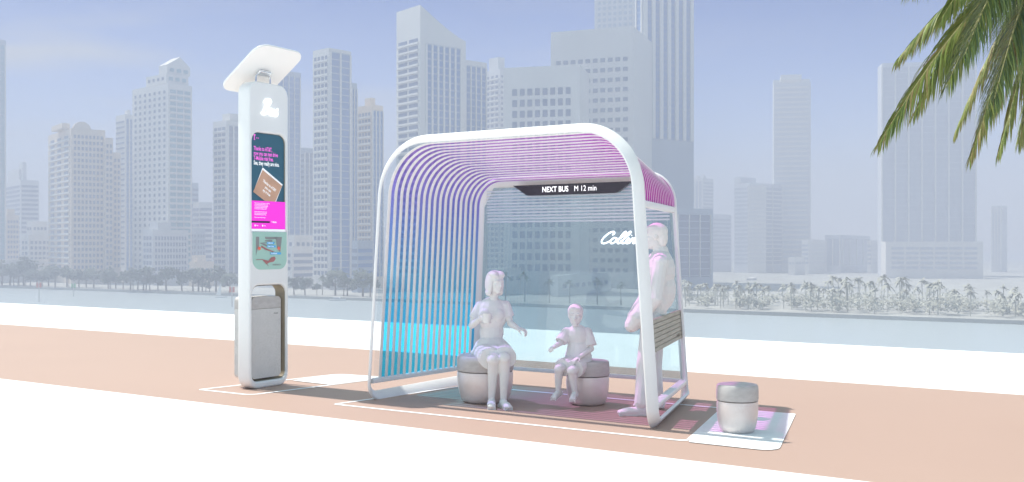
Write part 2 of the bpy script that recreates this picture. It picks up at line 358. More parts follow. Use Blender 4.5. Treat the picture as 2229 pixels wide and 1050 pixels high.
GLY = {  # brush-script strokes, unit x-height 1, capitals about 2
 'C': ([[(1.25, 1.45), (1.45, 1.75), (1.2, 2.0), (.7, 1.75), (.25, 1.0), (.15, .35), (.5, .02), (1.0, .2), (1.4, .55)]], 1.25),
 'B': ([[(.1, 1.5), (.35, 1.95), (.95, 2.05), (1.3, 1.75), (1.05, 1.3), (.6, 1.12), (1.05, 1.0), (1.2, .55), (.85, .1), (.3, .0), (.02, .25)], [(.75, 1.95), (.5, 1.1), (.3, .15)]], 1.35),
 'o': ([[(.75, .9), (.4, .95), (.12, .5), (.3, .05), (.65, .15), (.82, .6), (.7, .92), (.8, .8), (1.05, .82)]], .85),
 'l': ([[(.0, .3), (.5, 1.0), (.85, 1.75), (.75, 2.0), (.5, 1.6), (.3, .7), (.28, .15), (.5, .02), (.8, .35)]], .62),
 'i': ([[(.05, .4), (.35, .9), (.25, .3), (.3, .03), (.55, .1), (.75, .45)], [(.52, 1.33), (.55, 1.38)]], .58),
 'n': ([[(.0, .5), (.25, .9), (.15, .4), (.08, .05), (.25, .6), (.55, .92), (.65, .7), (.55, .2), (.65, .02), (.95, .35)]], .85),
 's': ([[(.0, .35), (.45, .95), (.42, .6), (.6, .25), (.4, .0), (.1, .1)]], .75),
 'u': ([[(.05, .5), (.28, .9), (.18, .35), (.25, .05), (.5, .2), (.72, .85), (.62, .3), (.72, .03), (1.0, .35)]], .9)}
def script(mb, pl, txt, x, y, h, w, d, flat=0.35, slant=0.28, wide=1.0):
    for ch in txt:
        st, adv = GLY[ch]
        for s_ in st:
            pts = crom([(a, b, 0) for a, b in s_], 5)
            q = MB(); q.tube([Vector(((p.x + p.y * slant) * h * wide, p.y * h, 0)) for p in pts], w, 8)
            mb.add([pl.p(x + v.x, y + v.y, d + v.z * flat) for v in q.v], q.f)
        x += adv * h * wide
    return x

# ------------------------------------------------------------------ the shelter
NF, NR = 7.80, 9.50
FL0, FL1, FR0, FR1 = (-6.575, 0.03), (-6.395, 2.57), (-3.485, 0.03), (-3.665, 2.57)
RL0, RL1, RR0, RR1 = (-6.44, 0.03), (-6.33, 2.245), (-3.90, 0.03), (-4.05, 2.245)
def c3(q, n): return KN(q[0], n, q[1])
shelter = thing('bus_shelter', KN(-5.0, 8.6, 0), 'white arched bus shelter with striped cyan to magenta film and glass back', 'bus shelter')
loop = [c3(FL1, NF), c3(FR1, NF), c3(FR0, NF), c3(RR0, NR), c3(RR1, NR), c3(RL1, NR), c3(RL0, NR), c3(FL0, NF)]
lrad = [.56, .56, .14, .10, .28, .28, .10, .14]
segn = [ZX, KX, KX, KX, ZX, -KX, -KX, -KX]               # outward normal of the segment that leaves each corner
P, N = [], []
for i in range(8):
    a, p, b = loop[i - 1], loop[i], loop[(i + 1) % 8]
    arc = rround([a, p, b], [0, lrad[i], 0], 14)[1:-1]
    n0, n1 = segn[i - 1], segn[i]
    for j, q in enumerate(arc):
        t = j / (len(arc) - 1); P.append(q); N.append((n0 * math.cos(t * math.pi / 2) + n1 * math.sin(t * math.pi / 2)).normalized() if n0 != n1 else n0)
N2 = []
for i in range(len(P)):                                     # the flat band leans: its inner edge sits further out
    t = (P[(i + 1) % len(P)] - P[i - 1]).normalized(); o_ = (N[i] - t * N[i].dot(t)).normalized(); N2.append(o_ * math.cos(R(40)) + t.cross(o_) * math.sin(R(40)))
mb = MB(); sweep(mb, P, N2, 0.030, [.112 + .05 * min(1, max(0, (p.dot(NX) - NF) / (NR - NF))) for p in P], closed=True, rc=0.011); mb.obj('frame', m_white, shelter, smooth=True)
# the skin runs from the left wall over the roof to a short drop on the right
def arch(l0, l1, r1, r0, rad, n, zl, zr, inset):
    L = lambda a, b, z: a[0] + (b[0] - a[0]) * (z - a[1]) / (b[1] - a[1])
    pts = [Vector((L(l0, l1, zl) + inset, zl, 0)), Vector((l1[0] + inset, l1[1] - inset, 0)), Vector((r1[0] - inset, r1[1] - inset, 0)), Vector((L(r0, r1, zr) - inset, zr, 0))]
    out = []
    q = rround(pts, [0, rad, rad, 0], 16)
    first, arc1, arc2, last = q[0], q[1:18], q[18:35], q[35]
    for j in range(8): out.append(first.lerp(arc1[0], j / 8))
    out += arc1
    for j in range(1, 10): out.append(arc1[-1].lerp(arc2[0], j / 10))
    out += arc2
    for j in range(1, 3): out.append(arc2[-1].lerp(last, j / 2))
    return [KN(v.x, n, v.y) for v in out]
AF = arch(FL0, FL1, FR1, FR0, .56, NF, .20, 1.90, 0.0); AR = arch(RL0, RL1, RR1, RR0, .28, NR, .20, 1.90, 0.0)
m = len(AF)
cl = [0.0]
for i in range(1, m): cl.append(cl[-1] + (AF[i] - AF[i - 1]).length)
TT = [x / cl[-1] for x in cl]
def skin(u): return [AF[i].lerp(AR[i], u) for i in range(m)]
def skin_n(u):
    Q = skin(u); d = []
    for i in range(m):
        t = (Q[min(i + 1, m - 1)] - Q[max(i - 1, 0)]).normalized(); d.append(NX.cross(t).normalized() * -1)
    return Q, d
# check that the normal points outwards on the roof
_, dd = skin_n(0.5)
SG = 1 if dd[m // 2].z > 0 else -1
def ribbon(mb, u0, u1, off=0.0):
    a, da = skin_n(u0); b, db = skin_n(u1)
    vs = [a[i] + da[i] * SG * off for i in range(m)] + [b[i] + db[i] * SG * off for i in range(m)]
    mb.add(vs, [(i, i + 1, m + i + 1, m + i) for i in range(m - 1)])
U0, U1, NB = 0.075, 0.968, 17
pitch = (U1 - U0) / NB; BW = .041 / 1.7                    # film runs only in the gaps between the slats
mb = MB(); nf_ = 0
for i in range(NB):
    c = U0 + (i + .2) * pitch; ribbon(mb, c + BW * .46, (U0 + (i + 1.2) * pitch - BW * .46) if i < NB - 1 else U1, 0.0); nf_ += 1
mb.obj('tinted_film', m_film, shelter, smooth=True, uv=[(t, 0) for t in TT] * (2 * nf_))
q_ = m - 17; a_, da_ = skin_n(U0); b_, db_ = skin_n(U1); w_ = range(q_, m); mb = MB()      # an outer layer over the right shoulder
mb.add([a_[i] + da_[i] * SG * .008 for i in w_] + [b_[i] + db_[i] * SG * .008 for i in w_], [(i, i + 1, len(w_) + i + 1, len(w_) + i) for i in range(len(w_) - 1)])
mb.obj('outer_film', m_outer, shelter, smooth=True, uv=[(TT[i], 0) for i in w_] * 2)
mb = MB()
for i in range(NB):
    Q, d = skin_n(U0 + (i + 0.2) * pitch); sweep(mb, [Q[j] + d[j] * SG * 0.013 for j in w_], [d[j] * SG for j in w_], 0.006, 0.009, rc=0.002)
mb.obj('outer_slats', m_bar, shelter, smooth=True)
mb = MB(); ribbon(mb, 0.032, U0 - 0.004, 0.0); mb.obj('clear_strip', m_clear, shelter, smooth=True)
mb = MB()
pitch = (U1 - U0) / (NB + 0.0)
for i in range(NB):
    u = U0 + (i + 0.2) * pitch
    Q, d = skin_n(u)
    sweep(mb, [Q[j] - d[j] * SG * 0.003 for j in range(m)], [d[j] * SG for j in range(m)], 0.008, 0.041, rc=0.002)
mb.obj('slats', m_bar, shelter, smooth=True)
# rails
mb = MB()
def rail(mb, a, b, nrm, tn=0.05, wb=0.05): sweep(mb, [a, a.lerp(b, .5), b], [nrm] * 3, tn, wb, rc=0.008)
rl = lambda a, b, z, n: c3((a[0] + (b[0] - a[0]) * (z - .03) / (b[1] - .03), z), n)
lf, lr_, rf, rr = rl(FL0, FL1, .185, NF), rl(RL0, RL1, .185, NR), rl(FR0, FR1, .185, NF), rl(RR0, RR1, .185, NR)
rail(mb, lf.lerp(lr_, .02), lf.lerp(lr_, .98), ZX, .045, .05); mb.obj('rail', m_white, shelter, smooth=True)
mb = MB(); rail(mb, rf.lerp(rr, .02), rf.lerp(rr, .98), ZX, .045, .075); mb.obj('rail', m_white, shelter, smooth=True)
mb = MB(); rail(mb, lr_.lerp(rr, .01), lr_.lerp(rr, .99), ZX, .04, .04); mb.obj('rail', m_white, shelter, smooth=True)
mb = MB(); rail(mb, AF[-1].lerp(AR[-1], .02), AF[-1].lerp(AR[-1], .98), KX, .05, .06); mb.obj('edge_trim', m_white, shelter, smooth=True)
mb = MB(); rail(mb, AF[0].lerp(AR[0], .03), AF[0].lerp(AR[0], .97), KX, .03, .03); mb.obj('edge_trim', m_white, shelter, smooth=True)
# glass back
gp = Plane(KN(0, NR - 0.01, 0), KX)
gl = [(-6.37, .21), (-3.93, .21), (-4.035, 1.98), (-4.20, 2.19), (-6.18, 2.19), (-6.30, 1.98)]
mb = MB(); gp.poly(mb, gl, -0.006, 0.006); back = mb.obj('back_glass', m_glass, shelter)
mb = MB()
for i in range(11):
    z = 1.80 + i * 0.034; gp.rect(mb, -6.27 , z, -4.06, z + 0.016, 0.008, 0.010)
mb.obj('frit_stripes', m_frit, back)
mb = MB(); script(mb, gp, 'Collins', -4.85, 1.565, 0.062, 0.0085, 0.012, .3, .34, 1.38); mb.obj('script_lettering', m_glow, back, smooth=True)
# arrival board
bp = Plane(KN(0, NR - 0.10, 0), KX)
mb = MB(); P2 = rround([Vector((-5.86, 2.20, 0)), Vector((-5.68, 2.085, 0)), Vector((-4.60, 2.085, 0)), Vector((-4.42, 2.20, 0))], [0, .08, .08, 0], 5)
slab(mb, [bp.p(q.x, q.y, -0.02) for q in P2], bp.n * 0.04); brd = mb.obj('arrival_board', m_board, shelter)
mb = MB(); bp.put(mb, text_mesh('NEXT BUS', 0.082, 0.0012, 'LEFT', 0.86), -5.49, 2.143, 0.023); mb.obj('lettering', m_lit2, brd); mb = MB()
bp.put(mb, text_mesh('M 12 min', 0.082, 0.0, 'LEFT', 0.86), -5.10, 2.143, 0.023); mb.obj('lettering', m_lit2, brd)
# lean bar of planks on the right side
def side(z, u): return rl(FR0, FR1, z, NF).lerp(rl(RR0, RR1, z, NR), u)
mb = MB()
for i in range(7):
    z0 = .620 + i * .0405; a, b = side(z0, .035), side(z0, .965); a2 = side(z0 + .037, .035)
    d = (b - a); ins = Vector((d.y, -d.x, 0)).normalized() * 0.03
    mb.bbox(a - ins * 0.5, d, ins, a2 - a, 0.003, 1)
lean = mb.obj('lean_bar', m_bench, shelter)
a, b = side(.70, .80), side(.70, .97)
lp = Plane(side(.665, .72), (b - a).normalized(), (side(.9, .5) - side(.6, .5)).normalized())
mb = MB(); lp.put(mb, text_mesh('THE BEACH', 0.045, 0.001, 'LEFT', .8), 0.1, 0.0, 0.017)
mb.obj('engraved_lettering', M('engraving', (.16, .14, .11), .8), lean)

# ------------------------------------------------------------------ stools
def stool_parts(root, r, h):
    o = ORG[root]; hb = h * 0.66
    mb = MB(); mb.lathe(o, [(r * .68, 0), (r * .745, .008), (r * .80, hb * .06), (r * .86, hb * .16), (r * .915, hb * .30), (r * .955, hb * .48), (r * .98, hb * .68), (r * .985, hb * .86), (r * .97, hb - .004), (r * .9, hb)])
    a = mb.obj('drum', m_conc, root, smooth=True)
    mb = MB(); mb.lathe(o, [(r * .92, hb + .004), (r * .985, hb + .006), (r * 1.0, hb + .02), (r * 1.0, h - .05), (r * .985, h - .018), (r * .94, h - .003), (r * .86, h)])
    b = mb.obj('lid', m_lid, root, smooth=True)
    return a, b
st = thing('drum_stool', AT(1605, HY, 8.36) * 1.0 + Vector((0, 0, -CH)), 'unoccupied round stool standing on the white painted patch', 'stool', 'stools around the shelter'); stool_parts(st, .172, .395)
st = thing('drum_stool', AT(1279, HY, 9.85) + Vector((0, 0, -CH)), 'round stool the child is sitting on', 'stool', 'stools around the shelter'); stool_parts(st, .213, .425)
st = thing('drum_stool', AT(1056, HY, 10.02) + Vector((0, 0, -CH)), 'wider round stool under the seated woman', 'stool', 'stools around the shelter'); stool_parts(st, .282, .465)

# ------------------------------------------------------------------ information totem and bin
totem = thing('information_totem', KN(-8.2, 7.95, 0), 'tall white bus stop totem with advert screen, map panel and glowing script', 'totem')
TK0, TK1, TN0, TN1, TH = -8.29, -8.11, 7.665, 8.25, 3.32
tp = Plane(KN(TK1, TN0, 0), NX)                          # the face towards the shelter: x along NX
TW = TN1 - TN0
def rr2(x0, y0, x1, y1, r_, seg=8): return [(q.x, q.y) for q in rround([Vector((x0, y0, 0)), Vector((x1, y0, 0)), Vector((x1, y1, 0)), Vector((x0, y1, 0))], r_, seg)]
PX0, PX1 = 0.045, TW - 0.035
body = curve_mesh([rr2(0, 0.0, TW, TH, .13), rr2(PX0, .075, PX1, 1.115, [.08, .08, .1, .1]), rr2(PX0, 1.70, PX1, 2.77, [.002, .002, .1, .1])], (TK1 - TK0) / 2 - .022, .022)
mb = MB(); tp.put(mb, body, 0, 0, -(TK1 - TK0) / 2); body_o = mb.obj('body', m_white, totem, smooth=True)
mb = MB()                                                # tan lining inside the two openings
def liner(mb, pts, d0, d1, t=0.006):
    n = len(pts); inn = []
    c = Vector((sum(p[0] for p in pts) / n, sum(p[1] for p in pts) / n, 0))
    for i in range(n):
        a, b = Vector((*pts[i - 1], 0)), Vector((*pts[(i + 1) % n], 0)); tg = (b - a).normalized(); inn.append(Vector((pts[i][0], pts[i][1], 0)) + Vector((-tg.y, tg.x, 0)) * t)
    vs = [tp.p(v.x, v.y, d0) for v in inn] + [tp.p(v.x, v.y, d1) for v in inn]
    mb.add(vs, [(i, n + i, n + (i + 1) % n, (i + 1) % n) for i in range(n)])
liner(mb, rr2(PX0, .075, PX1, 1.115, [.08, .08, .1, .1]), -.165, -.02); mb.obj('lining', m_tan, totem, smooth=True); mb = MB(); liner(mb, rr2(PX0, 1.70, PX1, 2.77, [.002, .002, .1, .1]), -.10, -.02)
mb.obj('lining', m_tan, totem, smooth=True)
SD = -0.032                                              # the screen sits back in its opening
mb = MB(); tp.poly(mb, rr2(PX0, 1.70, PX1, 2.77, [.002, .002, .1, .1]), SD - .02, SD); scr = mb.obj('advert_screen', m_teal, totem)
X = PX0 + 0.045
mb = MB()
for i, t_ in enumerate(['Thanks to AT&T,', 'now you can test drive', 'T-Mobile risk free.']):
    tp.put(mb, text_mesh(t_, 0.062, 0.0012, 'LEFT', .62), X, 2.595 - i * .052, SD + .004)
tp.rect(mb, X + .005, 2.685, X + .014, 2.745, SD + .002, SD + .004); tp.rect(mb, X - .005, 2.735, X + .026, 2.745, SD + .0045, SD + .006)
tp.rect(mb, X + .002, 2.685, X + .018, 2.691, SD + .0045, SD + .006)
for q in (.04, .062): tp.rect(mb, X + q, 2.705, X + q + .009, 2.714, SD + .002, SD + .004)
mb.obj('pink_lettering', m_pink, scr)
mb = MB(); tp.put(mb, text_mesh('See, they really are nice.', 0.062, 0.0018, 'LEFT', .62), X, 2.595 - 3 * .052, SD + .004); mb.obj('white_lettering', m_pw, scr)
mb = MB(); cxp, czp = .30, 2.175; ca = -0.50
def rotp(x, y): return (cxp + x * math.cos(ca) - y * math.sin(ca), czp + x * math.sin(ca) + y * math.cos(ca))
tp.poly(mb, [rotp(-.165, -.13), rotp(.175, -.13), rotp(.17, .15), rotp(-.175, .155)], SD + .002, SD + .004)
mb.obj('picture_paper', m_pw, scr)
mb = MB(); tp.poly(mb, [rotp(-.17, -.15), rotp(.16, -.15), rotp(.165, .13), rotp(-.165, .13)], SD + .006, SD + .009); mb.obj('picture_card', m_peach, scr)
mb = MB()
for i, t_ in enumerate(['Thanks to AT&T', 'you can', 'try it free']):
    tp.put(mb, text_mesh(t_, 0.04, 0.001, 'CENTER', .8), *rotp(.0, .03 - i * .045), SD + .011, rot=ca)
mb.obj('card_lettering', m_pw, scr)
mb = MB(); tp.rect(mb, PX0 + .001, 1.725, PX1 - .001, 2.03, SD + .011, SD + .014); mb.obj('magenta_panel', m_mag, scr)
mb = MB(); random.seed(3)
fine = ['Now you can try it for free with us and keep', 'your phone and number while you test', 'drive the network for thirty whole days', 'on the device you already own today', 'No cost and no commitment at all', '', 'See how the network works in your', 'home and in your town for yourself', 'Simply download the app and start', '', 'Find out more on our web page']
for i, t_ in enumerate(fine):
    if t_: tp.put(mb, text_mesh(t_, 0.017, 0.0003, 'LEFT', .72), X, 2.005 - i * .0155, SD + .0155)
for q in (.0, .055):
    tp.put(mb, text_mesh('free', 0.02, 0.0003, 'LEFT', .8), X + q * 2 + .028, 1.762, SD + .0155); tp.rect(mb, X + q * 2, 1.752, X + q * 2 + .018, 1.772, SD + .0145, SD + .0155, .008)
tp.put(mb, text_mesh('T-Mobile', 0.026, 0.0006, 'LEFT', .8), X + .25, 1.803, SD + .0155)
mb.obj('fine_print', m_pw, scr)
mb = MB(); tp.rect(mb, PX0 + .001, 1.792, X + .225, 1.812, SD + .0145, SD + .0155); mb.obj('dark_stripe', m_navy, scr)
mb = MB(); tp.rect(mb, PX0 + .001, 1.701, PX1 - .001, 1.7245, SD + .011, SD + .014); mb.obj('white_stripe', m_pw, scr)
mb = MB(); tp.poly(mb, rr2(PX0, 1.285, PX1, 1.695, [.11, .11, .004, .004]), 0.001, 0.004); mp = mb.obj('map_panel', m_mint, totem)
mx0, my0 = PX0 + .045, 1.34
mb = MB()
for pts in ([(0, .30), (.045, .30), (.045, .2), (.02, .16), (0, .1)], [(.29, .30), (.385, .30), (.37, .2), (.36, .13), (.31, .18)], [(.13, .30), (.31, .30), (.31, .275), (.14, .275)], [(.06, .235), (.28, .245), (.28, .236), (.06, .228)], [(.13, .262), (.2, .27), (.24, .265), (.24, .25), (.13, .25)], [(.05, .232), (.17, .19), (.21, .18), (.13, .225)]):
    tp.poly(mb, [(mx0 + a, my0 + b) for a, b in pts], .0055, .007)
tp.put(mb, text_mesh('MIAMI BEACH', 0.022, 0.0006, 'LEFT', .9), mx0 + .245, my0 - .005, .007)
mb.obj('street_pattern', m_mgrey, mp)
mb = MB()
for pts in ([(.08, .205), (.16, .17), (.27, .14), (.24, .135), (.13, .16), (.07, .19)], [(0, .05), (.09, .05), (.15, -.0), (.19, .02), (.26, .03), (.29, .06), (.27, .085), (.22, .075), (.18, .04), (.09, .058), (0, .056)], [(.16, .0), (.19, -.025), (.185, -.02), (.165, .004)]):
    tp.poly(mb, [(mx0 + a, my0 + b) for a, b in pts], .0075, .009)
mb.obj('map_routes', m_mred, mp)
mb = MB()
for (a, b) in ((.045, .175), (.335, .175)):
    tp.poly(mb, [(mx0 + a + .03 * (1.0 if j % 2 else .6) * math.cos(j * math.pi / 5), my0 + b + .024 * (1.0 if j % 2 else .6) * math.sin(j * math.pi / 5)) for j in range(10)], .0095, .011)
mb.obj('map_hot_spots', m_mred2, mp)
mb = MB()
for (a, b, w_) in ((.155, .222, .11), (.155, .185, .13), (.205, .108, .16)): tp.rect(mb, mx0 + a, my0 + b, mx0 + a + w_, my0 + b + .022, .0115, .013, .004)
mlb = mb.obj('map_tags', m_mblue, mp)
mb = MB()
for t_, a, b in (('Collins Av', .162, .233), ('Ocean Drive', .162, .196), ('South Beach', .215, .119)): tp.put(mb, text_mesh(t_, 0.019, 0.0003, 'LEFT', .95), mx0 + a, my0 + b, .014)
mb.obj('map_lettering', m_pw, mp)
mb = MB(); script(mb, tp, 'Bus', .160, 2.970, .084, .0068, .012, .5); mb.obj('script_lettering', m_lit, totem, smooth=True)
# roof panel on its bracket
kd = Vector((KX.x * .56, KX.y * .56, .38)).normalized(); pn = NX.cross(kd) * -1
if pn.z < 0: pn = -pn
pc = KN(-8.20, 7.95, 3.455)
mb = MB(); Lp, Wp = .76, .70
Q = rround([pc - kd * Lp / 2 - NX * Wp / 2, pc + kd * Lp / 2 - NX * Wp / 2, pc + kd * Lp / 2 + NX * Wp / 2, pc - kd * Lp / 2 + NX * Wp / 2], .15, 8)
slab(mb, Q, pn * .022); pan = mb.obj('roof_panel', m_white, totem)
bev = pan.modifiers.new('Bevel', 'BEVEL'); bev.width = .007; bev.segments = 2; bev.limit_method = 'ANGLE'
mb = MB(); Q = rround([q for q in (pc - kd * .35 - NX * .33, pc + kd * .35 - NX * .33, pc + kd * .35 + NX * .33, pc - kd * .35 + NX * .33)], .12, 6)
slab(mb, [q + pn * .0225 for q in Q], pn * .003); mb.obj('solar_cells', M('solar_blue', (.02, .03, .07), .15, .5, var=.2), pan)
mb = MB(); bw = .105
mb.tube(rround([KN(-8.2, 7.95 - bw, TH - .01), KN(-8.2, 7.95 - bw, TH + .10), KN(-8.2, 7.95 + bw, TH + .10), KN(-8.2, 7.95 + bw, TH - .01)], [0, .04, .04, 0], 6), .011, 10); mb.obj('bracket', m_chrome, totem, smooth=True)
mb = MB(); mb.bbox(pc - NX * .085 - kd * .04 - pn * .045, NX * .17, kd * .08, pn * .044, .015, 3); mb.obj('clamp', m_chrome, totem, smooth=True)
# litter bin standing in the lower opening
lbin = thing('litter_bin', KN(-8.33, 7.95, 0.09), 'speckled grey litter bin with wooden cap inside the totem opening', 'bin')
bn0, bn1 = TN0 + .075, TN1 - .075
mb = MB(); mb.bbox(KN(-8.40, bn0 + .02, .105), KX * .21, NX * (bn1 - bn0 - .04), ZX * .75, .02, 3); mb.obj('core', m_dark, lbin, smooth=True)  # core coloured dark to stand in for shade beside the front panel
for kk, nm, th in ((-8.185, 'front_panel', .03), (-8.365, 'rear_panel', .055)):
    pl = Plane(KN(kk, bn0, 0), NX)
    mb = MB(); pl.poly(mb, rr2(0, .10, bn1 - bn0, .855, [.05, .05, .002, .002]), -th, th); o = mb.obj(nm, m_bin, lbin)
    b_ = o.modifiers.new('Bevel', 'BEVEL'); b_.width = .008; b_.segments = 2; b_.limit_method = 'ANGLE'
    if nm == 'front_panel':
        q = MB(); pl.put(q, text_mesh('recycle', .022, .0003, 'RIGHT'), bn1 - bn0 - .045, .80, .032); q.obj('lettering', m_dark, o)
    mb = MB(); pl.poly(mb, rr2(0, .858, bn1 - bn0, .985, [.002, .002, .05, .05]), -th, th + .001); o = mb.obj('wood_cap', m_lid, lbin)
    b_ = o.modifiers.new('Bevel', 'BEVEL'); b_.width = .008; b_.segments = 2; b_.limit_method = 'ANGLE'

# ------------------------------------------------------------------ people: matte white figures
def remesh(mb, voxel, ratio, smooth_it=2):
    me = bpy.data.meshes.new('tmp'); me.from_pydata(mb.v, [], mb.f); o = bpy.data.objects.new('tmp', me); COL.objects.link(o)
    a = o.modifiers.new('r', 'REMESH'); a.mode = 'VOXEL'; a.voxel_size = voxel
    b = o.modifiers.new('s', 'SMOOTH'); b.iterations = smooth_it; b.factor = .5
    c = o.modifiers.new('d', 'DECIMATE'); c.ratio = ratio
    dg = bpy.context.evaluated_depsgraph_get(); e = bpy.data.meshes.new_from_object(o.evaluated_get(dg))
    q = MB(); q.v = [v.co.copy() for v in e.vertices]; q.f = [tuple(p.vertices) for p in e.polygons]
    bpy.data.objects.remove(o); bpy.data.meshes.remove(me); bpy.data.meshes.remove(e); return q
def head(mb, c, f, s, up=ZX, hairline=True):
    """c: middle of the head, f: the way the face looks, s: head height"""
    f = Vector(f).normalized(); up = (Vector(up) - f * Vector(up).dot(f)).normalized(); r = f.cross(up)
    P = lambda x, y, z: c + r * x * s + f * y * s + up * z * s          # right, forward, up in head heights
    E = lambda x, y, z, a, b, d: mb.sphere(P(x, y, z), (r * a * s, f * b * s, up * d * s))
    E(0, -.06, .14, .315, .40, .36)                                      # skull
    E(0, .10, -.06, .255, .27, .38)                                      # face
    E(0, .19, -.33, .13, .15, .14)                                       # chin
    for x in (-1, 1):
        E(x * .14, .02, -.24, .10, .18, .13)                             # jaw
        E(x * .155, .235, -.05, .085, .10, .10)                          # cheekbone
        E(x * .115, .30, .115, .12, .075, .045)                          # brow
        E(x * .305, -.03, .0, .035, .075, .11)                           # ear
        E(x * .115, .275, .045, .052, .055, .04)                         # eyeball under the lid
    mb.chain([P(0, .335, .10), P(0, .395, -.06), P(0, .405, -.095)], [.028 * s, .045 * s, .055 * s])     # nose
    E(-.04, .355, -.10, .035, .05, .03); E(.04, .355, -.10, .035, .05, .03)
    E(0, .318, -.195, .085, .05, .026); E(0, .312, -.245, .07, .05, .03)  # lips
    return P
def hand(mb, wrist, d, palm_n, s, curl=.5, thumb_side=1):
    """d: along the hand, palm_n: out of the palm, s: hand length, curl: 0 flat to 1 fist"""
    d = Vector(d).normalized(); pn = Vector(palm_n); pn = (pn - d * pn.dot(d)).normalized(); sd = d.cross(pn) * thumb_side
    base = wrist + d * s * .28
    mb.sphere(wrist + d * s * .24, (d * s * .30, sd * s * .225, pn * s * .10)); mb.sphere(wrist + d * s * .05, (d * s * .16, sd * s * .14, pn * s * .11))
    for i, (off, L, sp) in enumerate([(.165, .44, .10), (.055, .50, .02), (-.055, .46, -.05), (-.155, .36, -.13)]):
        a = base + sd * s * off + d * s * .18; ang = 0.0; dirv = (d + sd * sp).normalized(); pts = [a]
        for seg in (.42, .33, .25):
            ang += curl * (1.15 + .08 * i) ; v = dirv * math.cos(ang) + pn * math.sin(ang); pts.append(pts[-1] + v * L * s * seg)
        r0 = .052 * s; mb.chain([base + sd * s * off * .8, *pts], [r0 * 1.05, r0, r0 * .92, r0 * .84, r0 * .72])
    t0 = wrist + d * s * .14 + sd * s * .17; v = (d * .75 + sd * .75 + pn * .35).normalized(); t1 = t0 + v * s * .22; v2 = (d * .9 + sd * .15 + pn * (.3 + curl * .6)).normalized()
    mb.chain([t0, t1, t1 + v2 * s * .18, t1 + v2 * s * .30], [.075 * s, .06 * s, .052 * s, .042 * s])
def shoe(mb, heel, toe, w, h):
    d = (toe - heel); L = d.length; d = d.normalized(); sd = d.cross(ZX).normalized(); z = ZX
    mb.sphere(heel + d * L * .20 + z * h * .55, (d * L * .26, sd * w * .46, z * h * .60)); mb.sphere(heel + d * L * .55 + z * h * .42, (d * L * .40, sd * w * .50, z * h * .44)); mb.sphere(heel + d * L * .80 + z * h * .33, (d * L * .23, sd * w * .47, z * h * .34))
    mb.bbox(heel - sd * w * .40 - d * L * .02, d * L * .98, sd * w * .80, z * h * .28, .012, 2)

